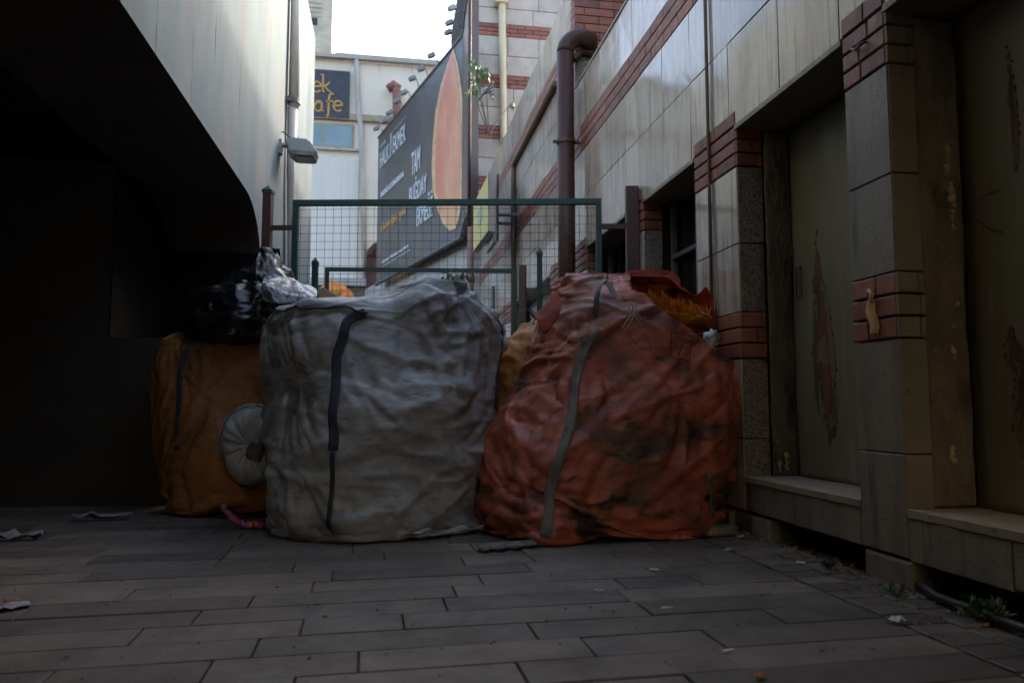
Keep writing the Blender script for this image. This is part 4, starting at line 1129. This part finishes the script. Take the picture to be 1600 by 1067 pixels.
o, co, no, nu, nv = drape('sack_body', LO, M['sackorange'], os_, nu=190, nv=100, frames=44, seed=11.3, lump=.085, lscale=2.5, expo=2.35, slack=.11, stretch=1.07, shear=-.12, folds=(290,.30,.30,.36,.018), focus=((onZ(850,840,.05).x,4.0,.08,.7),(onY(985,486,4.2).x,4.2,1.28,.4),(onY(1135,560,4.2).x,4.3,1.0,.35)),
    bumps=[(cq.x+.02,4.08,.10,.20,-.02,-.20,-.06), (onY(775,740,4.5).x,4.5,.35,.25,-.06,0,0), (onY(800,640,4.3).x,4.2,.72,.12,.0,.08,0), (1.25,4.05,1.12,.16,0,.06,0), (1.5,4.0,.55,.2,0,.05,0)])
strap_on(co, no, nu, strap_path(co, nu, nv, [(918,530),(905,570),(897,620),(890,670),(872,740),(858,800),(851,838)], 44), .058, .007, M['greystrap'], 'strap', os_)
strap_on(co, no, nu, strap_path(co, nu, nv, [(935,515),(915,545),(903,575)], 16), .028, .007, M['greystrap'], 'strap', os_)
strap_on(co, no, nu, strap_path(co, nu, nv, [(1105,740),(1112,775),(1110,805)], 16), .036, .007, M['greystrap'], 'strap', os_)
# webbing loop on the shoulder
lp = MB(); a = onY(935,500,4.13); pts = [onY(u, v, y) for u, v, y in ((932,498,4.22),(931,470,4.16),(936,446,4.22),(944,436,4.30),(954,448,4.24),(962,466,4.18))]
sh = []
for i, p_ in enumerate(pts): sh.append([p_+Vector((-.018,0,-.006)), p_+Vector((.0,-.006,.0)), p_+Vector((.018,0,.006))])
lp.sheet(sh); lp.build('strap', M['greystrap'], os_, smooth=True, solid=.004).modifiers.new('sub','SUBSURF').levels = 2
# loose webbing tail on the ground
tl = MB(); g = []
for i in range(15):
    u = 843 - 97*i/14; q = onZ(u, 848 + 8*(i/14), .012 + .01*math.sin(i*.9)**2)
    g.append([q+Vector((0,-.045,-.0)), q+Vector((0,0,.006)), q+Vector((0,.04,.012))])
tl.sheet(g); tl.build('strap_tail', M['greystrap'], os_, smooth=True, solid=.003)
# cut the mouth: drop the near faces above the torn rim line, keep the far side standing
bm = bmesh.new(); bm.from_mesh(o.data)
rimA, rimB = onY(965,440,4.3), onY(1118,560,4.25)
kill = []
for f in bm.faces:
    c = f.calc_center_median(); pr = (c - Vector((0,0,HC)))
    dz = pr.dot(_fw); u = 800 + FPX*pr.dot(_rt)/dz; v = 533.5 - FPX*pr.dot(_up)/dz
    rim = 446 + (u-985)*.74 + 7*noise.noise(Vector((u*.05,0,3)))
    far = c.y > 4.55 + .05*noise.noise(Vector((u*.08,1,0))) 
    if u > 985 and v < rim and not far: kill.append(f)
    elif far and u > 990 and c.z > onY(u, 432 + max(0,(u-1055))*.75 + 8*noise.noise(Vector((u*.06,2,0))), c.y).z: kill.append(f)
bmesh.ops.delete(bm, geom=kill, context='FACES'); bm.to_mesh(o.data); bm.free()
finish_sack(o)
sm = o.modifiers.new('solid','SOLIDIFY'); sm.thickness = .004
# torn flaps round the mouth
def flap(uvy, name, mat, parent, seed=0, amp=.02, sub=2):
    """uvy: rows of (u, v, Y) points measured on the photograph, each at its own distance"""
    b = MB(); rows = [[onY(*q) for q in r] for r in uvy]
    b.sheet(rows); ob = b.build(name, mat, parent, smooth=True)
    ob.modifiers.new('sub','SUBSURF').levels = sub; ob.modifiers['sub'].render_levels = sub+1
    tx = bpy.data.textures.new('crease','CLOUDS'); tx.noise_scale = .08; tx.noise_depth = 2
    d = ob.modifiers.new('crease','DISPLACE'); d.texture = tx; d.texture_coords = 'LOCAL'; d.strength = amp; d.mid_level = .5
    so = ob.modifiers.new('solid','SOLIDIFY'); so.thickness = .003
    return ob
flap([[(962,430,4.62),(985,424,4.80),(1010,421,4.88),(1040,420,4.90),(1058,428,4.88),(1063,436,4.84)],
      [(970,440,4.58),(990,438,4.72),(1012,437,4.80),(1036,437,4.82),(1054,442,4.80),(1064,447,4.76)],
      [(980,455,4.50),(1000,458,4.62),(1016,460,4.70),(1034,460,4.72),(1048,460,4.70),(1062,458,4.68)],
      [(990,472,4.44),(1008,480,4.54),(1022,484,4.60),(1036,486,4.62),(1048,486,4.62),(1060,480,4.60)]], 'torn_flap', M['flap'], os_)
flap([[(1058,440,4.62),(1072,452,4.58),(1086,466,4.55),(1098,452,4.46),(1104,446,4.42)],
      [(1056,456,4.66),(1070,468,4.64),(1086,476,4.58),(1100,466,4.5),(1112,460,4.44)],
      [(1056,478,4.68),(1072,486,4.66),(1090,492,4.6),(1106,488,4.5),(1118,486,4.42)],
      [(1060,500,4.66),(1078,508,4.64),(1096,512,4.58),(1112,516,4.48),(1122,520,4.40)]], 'torn_flap', M['flap'], os_)
flap([[(866,452,4.42),(858,470,4.36),(842,486,4.30),(832,494,4.28)],
      [(874,462,4.36),(864,482,4.30),(852,498,4.26),(842,504,4.24)],
      [(880,480,4.30),(870,500,4.26),(858,516,4.22),(850,526,4.20)]], 'torn_flap', M['flap'], os_)
kn = MB()
for k in range(9):
    a = onY(987,486,4.10) + Vector((random.uniform(-.03,.03),random.uniform(-.02,.01),random.uniform(-.02,.02)))
    e = onY(random.choice([968,972,980,1002,1010,985]), random.choice([466,470,505,512,500]), 4.08)
    kn.tube([a, a.lerp(e,.5)+Vector((random.uniform(-.015,.015),-.015,random.uniform(-.01,.02))), e], .0028, 4)
kn.build('knotted_cord', M['rope'], os_)
# faint printed marks on the sack front
def mark(pts, r): 
    b = MB(); Lp = []
    for u, v in pts:
        i = colrow(co, nu, nv, u, v); k = i[1]*nu+i[0]; Lp.append(Vector(co[k])+Vector(no[k])*.012)
    b.tube(Lp, r, 4); return b
b = MB()
for pts in ([(1048,520),(1082,528),(1080,565),(1046,558),(1048,520)], [(1058,556),(1066,540),(1076,534)], [(998,530),(1010,522),(1018,534),(1012,548),(1000,544)]):
    m_ = mark(pts, .0022); b.add(m_.v, m_.f)
b.build('printed_mark', M['blackplastic'], os_)
# contents showing in the mouth: yellow netting with a fringed edge, grey lump
yn = thing('netting_bundle', 'frayed orange yellow netting sticking out of the open mouth of the orange sack', 'netting')
b = MB(); g = []
for i in range(15):
    t = i/14; row = []
    for j in range(12):
        a = R(-30) + R(250)*j/11
        u = 1020 + 90*t; v = 498 + 10*t
        c = onY(u, v, 4.50 - .06*t)
        row.append(c + Vector((.02*math.sin(i*1.7), -.07*math.cos(a - R(60)), .055*math.sin(a)*(.85+.3*noise.noise(Vector((i*.6,j*.4,0)))))))
    g.append(row)
b.sheet(g); nb_ = b.build('bundle', M['fringe'], yn, smooth=True, solid=.004)
b = MB()
for k in range(420):
    t = random.random(); u = 1018 + 92*t; base = onY(u, 482 + 14*t + random.uniform(-4,10), 4.44 - .06*t)
    h = random.uniform(.04,.115)*(1.25 - .6*t)
    e = base + Vector((random.gauss(-.012,.016), random.uniform(-.015,.03), h))
    b.tube([base, base.lerp(e,.5)+Vector((random.gauss(0,.004),0,0)), e], [.003,.0022,.0008], 3, cap=False)
b.build('fringe', M['fringe'], yn)
b = MB(); b.tube([onY(1090,488,4.40), onY(1108,494,4.36)], .008, 6); b.build('clip', M['greystrap'], yn)
def lump(name, c, r, mat, label, cat, seed=0, amp=.35, parent=None, sub=4, fr=2.2, ridge=0.0, group=None, sc=(1,1,1)):
    bm = bmesh.new(); bmesh.ops.create_icosphere(bm, subdivisions=sub, radius=1)
    for v in bm.verts:
        n_ = v.co.normalized(); q = n_*fr + Vector((seed,seed*.7,0))
        d = 1 + amp*fbm(q, 4)
        if ridge: d += ridge*(abs(noise.noise(q*2.1+Vector((9,0,0)))) + .6*abs(noise.noise(q*4.3+Vector((0,5,0)))) - .3)
        v.co = Vector((n_.x*r[0], n_.y*r[1], n_.z*r[2]))*d
        v.co += Vector(c)
        if v.co.z < .004: v.co.z = .004
    me = bpy.data.meshes.new(name); bm.to_mesh(me); bm.free(); me.materials.append(mat)
    me.polygons.foreach_set('use_smooth', [True]*len(me.polygons))
    o = bpy.data.objects.new(name, me); COL.objects.link(o); o.parent = parent
    if label: tag(o, label, cat, group)
    return o
lump('plastic_lump', onY(1112,530,4.22), (.045,.045,.055), M['sackpale'], 'crumpled pale plastic lump at the right edge of the orange sack mouth', 'plastic bag', 3, .5, ridge=.4, sub=3)
lump('rag_filling', onY(1050,540,4.60), (.26,.16,.16), M['sackorange'], 'dark orange rags filling the orange sack below the yellow netting', 'rags', 5, .3, ridge=.3)

# --- yellow sack at the left
ys = thing('bulk_sack', 'big dirty yellow woven sack with a blue edge strap in the dark on the left', 'sack', 'waste sacks piled across the alley')
Yy = 5.65
LY = [lv(812,296,470,Yy,5.50,5.9,.006), lv(806,276,480,Yy,5.40,5.9,.03), lv(780,268,486,Yy,5.36,5.9), lv(720,262,490,Yy,5.34,5.9), lv(640,250,492,Yy,5.34,5.9),
      lv(580,246,490,Yy,5.36,5.9), lv(548,250,486,Yy,5.40,5.9), lv(532,258,480,Yy,5.46,5.9), lv(525,280,460,Yy,5.58,5.9), lv(521,310,420,Yy,5.6,5.8)]
cq = onY(298,775,5.36)
o, co, no, nu, nv = drape('sack_body', LY, M['sackyellow'], ys, nu=130, nv=72, frames=40, seed=21.7, lump=.06, lscale=2.6, expo=3.2, slack=.15, folds=(150,1.1,.5,.36,.012),
    bumps=[(cq.x,5.36,cq.z,.16,-.0,-.12,-.03)])
finish_sack(o)
strap_on(co, no, nu, strap_path(co, nu, nv, [(292,545),(280,575),(279,620),(277,700)], 20), .036, .007, M['bluestrap'], 'strap', ys)
strap_on(co, no, nu, strap_path(co, nu, nv, [(318,524),(314,536),(311,550)], 8), .045, .007, M['greystrap'], 'strap', ys)
# --- yellow sack between the white and the orange ones
ym = thing('bulk_sack', 'yellow sack mostly hidden in the gap between the grey white and the orange sacks', 'sack', 'waste sacks piled across the alley')
Ym = 5.3
LM = [lv(800,770,880,Ym,5.15,5.6,.006), lv(760,750,900,Ym,5.05,5.65), lv(640,758,900,Ym,5.0,5.65), lv(580,770,892,Ym,5.0,5.62), lv(545,782,884,Ym,5.04,5.6), lv(522,800,876,Ym,5.1,5.5), lv(508,818,862,Ym,5.2,5.4)]
o, co, no, nu, nv = drape('sack_body', LM, M['sackyellow'], ym, nu=80, nv=48, frames=36, seed=31.7, lump=.05, lscale=3.4, expo=2.4, slack=.14)
finish_sack(o)
# --- round pleated end of a pale sack
rs = thing('tied_sack', 'pale white sack showing its round gathered end, wedged between the yellow and grey sacks', 'sack')
c0 = onY(388,697,5.02); b = MB(); g = []
NR, NA = 16, 96
for i in range(NR+10):
    row = []
    for k in range(NA):
        a = 2*math.pi*k/NA
        if i <= NR:
            q = i/NR; yy = .02 + .045*(1-q**3)*0 - .05*(1-q**2.2)*q + .10*q**8
            ple = .012*math.sin(a*17 + 2*noise.noise(Vector((math.cos(a)*2,math.sin(a)*2,1))))*(1-.6*q)*min(1,q*5)
            rr = q; yy += ple + .012*noise.noise(Vector((math.cos(a)*3*q,math.sin(a)*3*q,4)))
        else:
            t = (i-NR)/9; rr = 1 + .05*math.sin(t*3) - .35*t*t; yy = .12 + .42*t
            rr += .03*noise.noise(Vector((a*2,t*4,2)))
        row.append(c0 + Vector((rr*.195*math.cos(a)*(1+.05*math.sin(3*a)+.06*noise.noise(Vector((math.cos(a)*2.5,math.sin(a)*2.5,7)))), yy, rr*.265*math.sin(a)*(1+.06*noise.noise(Vector((math.cos(a)*2.5,math.sin(a)*2.5,3)))))))
    g.append(row + [row[0]])
b.sheet(g); b.build('sack_body', M['sackpale'], rs, smooth=True, solid=.004)
b = MB(); g2 = [onY(388,697,5.0)+Vector((.197*math.cos(R(a))*(1+.06*math.sin(3*R(a))), .085, .267*math.sin(R(a)))) for a in range(20,200,8)]
b.tube(g2, .008, 6); b.build('seam', M['sackwhite'], rs, smooth=True)
lump('tie', onY(400,706,5.02), (.052,.022,.058), M['stitch'], None, None, 2, .5, parent=rs, sub=3, ridge=.5)
# --- black bin bag heap on the yellow sack
bb_ = thing('bin_bag', 'heap of crumpled glossy black bin bag plastic lying on top of the yellow sack', 'bin bag')
Yb = 5.6
LB = [lv(540,305,450,Yb,5.42,5.82), lv(530,290,470,Yb,5.28,5.92), lv(505,287,478,Yb,5.26,5.94), lv(480,290,482,Yb,5.28,5.94), lv(462,300,484,Yb,5.34,5.92), lv(450,318,480,Yb,5.42,5.87), lv(436,350,458,Yb,5.50,5.82), lv(420,384,452,Yb,5.58,5.72), lv(404,408,444,Yb,5.62,5.64), lv(392,424,436,Yb,5.66,5.56)]
v_, f_ = sack_grid(LB, 160, 90, expo=2.3, lump=.06, lscale=3.2, seed=51.0)
v2 = []
for p_ in v_:
    q = Vector(p_); cc = Vector((onY(390,480,Yb).x, Yb, 1.4)); d = (q-cc).normalized()
    h = .05*(abs(noise.noise(q*5.2)) + .6*abs(noise.noise(q*10.5+Vector((3,0,0)))) + .35*abs(noise.noise(q*21))) - .035
    v2.append(tuple(q - d*h))
me = new_mesh('bag_body', v2, f_); me.materials.append(M['blackplastic']); me.polygons.foreach_set('use_smooth',[True]*len(me.polygons))
o = bpy.data.objects.new('bag_body', me); COL.objects.link(o); o.parent = bb_
flap([[(404,388,5.62),(414,388,5.6),(424,390,5.6),(432,388,5.6)],
      [(400,402,5.5),(414,408,5.46),(428,404,5.46),(438,414,5.5)],
      [(396,420,5.42),(414,432,5.38),(432,428,5.4),(448,434,5.46)],
      [(398,440,5.38),(418,452,5.34),(438,448,5.36),(460,446,5.42)]], 'loose_film', M['blackplastic'], bb_, amp=.05)
sp = flap([[(412,430,5.36),(428,432,5.38),(444,437,5.36),(462,440,5.36),(480,446,5.34),(497,452,5.32)],
      [(410,440,5.24),(426,440,5.22),(444,446,5.22),(462,449,5.20),(480,456,5.20),(496,460,5.2)],
      [(408,452,5.16),(426,455,5.14),(444,460,5.14),(462,465,5.12),(478,468,5.12),(492,470,5.14)],
      [(408,470,5.12),(426,474,5.1),(444,478,5.1),(460,480,5.1),(476,480,5.1),(488,480,5.12)]], 'plastic_sheet', M['silver'], None, amp=.028, sub=3)
tag(sp, 'shiny grey plastic sheet crumpled over the front of the black bin bag heap', 'plastic sheet')
# --- cardboard and film on top of the white sack
b = MB(); p0, p1, p2, p3 = onY(484,478,5.28), onY(503,449,5.34), onY(548,474,5.36), onY(535,492,5.26)
th_ = Vector((0,.01,.004)); b.add([p0,p1,p2,p3]+[p_+th_ for p_ in (p0,p1,p2,p3)], [(0,1,2,3),(4,7,6,5),(0,4,5,1),(1,5,6,2),(2,6,7,3),(3,7,4,0)])
tag(b.build('cardboard', M['card']), 'folded brown cardboard piece poking up between the black plastic and the grey sack', 'cardboard')
b = MB(); b.sheet([[onY(536,466,5.3),onY(548,474,5.3),onY(556,480,5.26)],[onY(534,474,5.22),onY(546,484,5.22),onY(552,488,5.2)]])
sx = flap([[(826,503,5.3),(834,501,5.32),(842,506,5.3)],[(822,511,5.24),(834,512,5.2),(845,520,5.24)],[(826,516,5.2),(838,520,5.18),(846,524,5.2)]], 'paper_scrap', M['paper'], None, amp=.03)
tag(sx, 'crumpled white paper scrap caught on the left shoulder of the orange sack', 'paper')
b = MB()
for k in range(14):
    a = onY(842,495,4.5)+Vector((random.uniform(-.03,.03),random.uniform(-.04,.04),random.uniform(-.02,.02))); e = onY(random.uniform(822,850), random.uniform(482,512), 4.5)
    b.tube([a, a.lerp(e,.5)+Vector((0,0,random.uniform(-.01,.02))), e], .004, 4)
tag(b.build('twig_tangle', M['twig']), 'tangle of dark twigs sticking out beside the left shoulder of the orange sack', 'twigs')

# ------------------------------------------------------------------ litter and plants on the ground
def scrap(name, uv, w, l, ang, mat, label, cat, curl=.012, group=None, z=.006):
    c = onZ(*uv, .002); b = MB(); g = []
    for i in range(7):
        row = []
        for j in range(6):
            x = (i/6-.5)*l; y = (j/5-.5)*w*(1+.2*noise.noise(Vector((i*.5,uv[0],0))))
            zz_ = z + curl*(.5+noise.noise(Vector((i*.8+uv[0],j*.7,uv[1]))))
            row.append((c.x + x*math.cos(ang)-y*math.sin(ang), c.y + x*math.sin(ang)+y*math.cos(ang), max(.004, zz_)))
        g.append(row)
    b.sheet(g); o = b.build(name, mat, smooth=True, solid=.0015); return tag(o, label, cat, group)
scrap('paper_scrap', (1402,973), .035,.06, .2, M['paper'], 'small curled white paper scrap on the paving near the right border strip', 'paper', .02)
scrap('paper_scrap', (30,843), .06,.24, .05, M['dullpaper'], 'crumpled whitish plastic strip on the paving at the far left edge', 'litter', .045)
scrap('flyer', (12,952), .08,.14, .7, M['dullpaper'], 'torn white and red flyer lying at the left edge of the picture', 'flyer', .02)
o = scrap('flyer_print', (18,947), .02,.05, .5, M['redprint'], None, None, .004, z=.022); o.parent = bpy.data.objects['flyer']
scrap('paper_scrap', (160,812), .07,.34, .02, M['dullpaper'], 'flattened pale paper strip at the foot of the dark underpass wall', 'paper', .05)
b = MB(); g = []
for i in range(30):
    t = i/29; q = onZ(345+98*t, 826, 0) if t > .35 else onZ(345+98*t, 826, 0)
    zz_ = .012 + .10*max(0, 1-t/.38)**1.3
    g.append([Vector((q.x, q.y-.03+.01*math.sin(i), zz_+.006*math.sin(i*1.3))), Vector((q.x, q.y+.0, zz_+.03+.012*math.sin(i*2.1))), Vector((q.x+.01, q.y+.035, zz_+.022+.01*math.cos(i*1.7)))])
b.sheet(g); tag(b.build('sweet_wrapper', M['purple'], smooth=True, solid=.002), 'long purple and red foil wrapper bent up against the foot of the yellow sack', 'wrapper')
butt = None
BG = 'cigarette ends on the paving'
for (u, v, lab) in ((1137,1016,'lone white cigarette end nearest the bottom edge of the paving'),(1022,889,'white cigarette end on the paving midway to the orange sack'),(1042,949,'white cigarette end near the middle right of the paving, left of the paper scrap'),
                    (936,922,'small white cigarette end lying below the right half of the orange sack'),(1157,837,'white cigarette end close to the stone lumps by the pier foot'),(1137,858,'leftmost white cigarette end in the cluster before the pier foot'),
                    (1251,878,'white cigarette end near the small weed under the door sill')):
    q = onZ(u, v, .006); an = random.uniform(-.5,.5)
    if butt is None:
        b = MB(); b.tube([(-.02,0,0),(.021,0,0)], .0042, 8); butt = b.build('cigarette_end', M['paper'], smooth=False); o = butt
    else:
        o = butt.copy(); COL.objects.link(o)
    o.location = q; o.rotation_euler = (0,0,an); tag(o, lab, 'cigarette end', BG)
scrap('peel_scrap', (1187,1060), .018,.035, .4, M['orangebit'], 'small orange peel scrap at the bottom edge of the paving', 'peel', .012)
b = MB(); q = onZ(466,910,.006); b.tube([q+Vector((-.03,-.02,0)), q+Vector((0,0,.004)), q+Vector((.035,.03,0))], .0022, 5); tag(b.build('twig', M['rope']), 'thin pale twig lying on the paving before the grey sack', 'twig')
lump('stone_lump', onZ(1120,830,.02), (.13,.07,.045), M['darkstone'], 'low rounded grey stone lump between the orange sack and the pier foot', 'stone', 7, .25, sub=3)
# grit along the wall foot, too many to count
b = MB()
for k in range(900):
    if random.random() < .6: x = random.gauss(2.02,.10); y = random.uniform(1.6,4.6)
    else: x = random.uniform(-1.8,1.9); y = random.uniform(1.8,4.4)
    r = random.choice([.002,.003,.003,.004,.006]) * (1.2 if x > 1.8 else 1)
    t = random.uniform(0,6.28); c_, s_ = math.cos(t)*r*1.8, math.sin(t)*r*1.8
    b.add([(x-c_,y-s_,.002),(x+s_*.6,y-c_*.6,.002),(x+c_,y+s_,.002),(x-s_*.6,y+c_*.6,.002),(x,y,.002+r)], [(0,1,4),(1,2,4),(2,3,4),(3,0,4)])
tag(b.build('grit', M['grit'], recalc=False), kind='stuff')
b = MB()
for k in range(260):
    y = random.uniform(2.2,4.4); x = XW - .02 + random.gauss(0,.035)
    leaf(b, Vector((x,y,.004)), (random.uniform(-1,1),random.uniform(-1,1),random.uniform(.02,.5)), random.uniform(.008,.025))
tag(b.build('leaf_litter', M['grit'], recalc=False), kind='stuff')
def weed(uv, n, s, label):
    c = onZ(*uv, .0); o = thing('weed', label, 'weed'); b = MB(); st_ = MB()
    for k in range(n):
        a = random.uniform(0,6.28); el = random.uniform(.25,1.2)
        d = Vector((math.cos(a)*math.cos(el), math.sin(a)*math.cos(el), math.sin(el))); L_ = s*random.uniform(.5,1.1)
        e = c + d*L_; st_.tube([c, c+d*L_*.6+Vector((0,0,.01)), e], .0016, 3, cap=False)
        for q in range(4): leaf(b, c+d*L_*(.35+.2*q)+Vector((0,0,.005)), d+Vector((random.uniform(-.8,.8),random.uniform(-.8,.8),random.uniform(-.2,.3))), s*.34*random.uniform(.6,1.2))
    st_.build('stem', M['weed'], o); b.build('foliage', M['weed'], o, recalc=False)
weed((1540,972), 34, .095, 'bushy green weed growing at the wall foot by the black hose')
weed((1402,932), 12, .06, 'small flat green weed beside the foundation stone of the nearest pier')
weed((1297,890), 16, .055, 'low green weed under the first door sill before the plinth')
b = MB(); b.tube([(XW-.045,1.6,.03),(XW-.05,2.2,.028),(XW-.03,2.55,.025),(XW+.06,2.8,.03)], .017, 10)
tag(b.build('hose', M['hose'], smooth=True), 'black rubber hose lying along the foot of the right wall', 'hose')
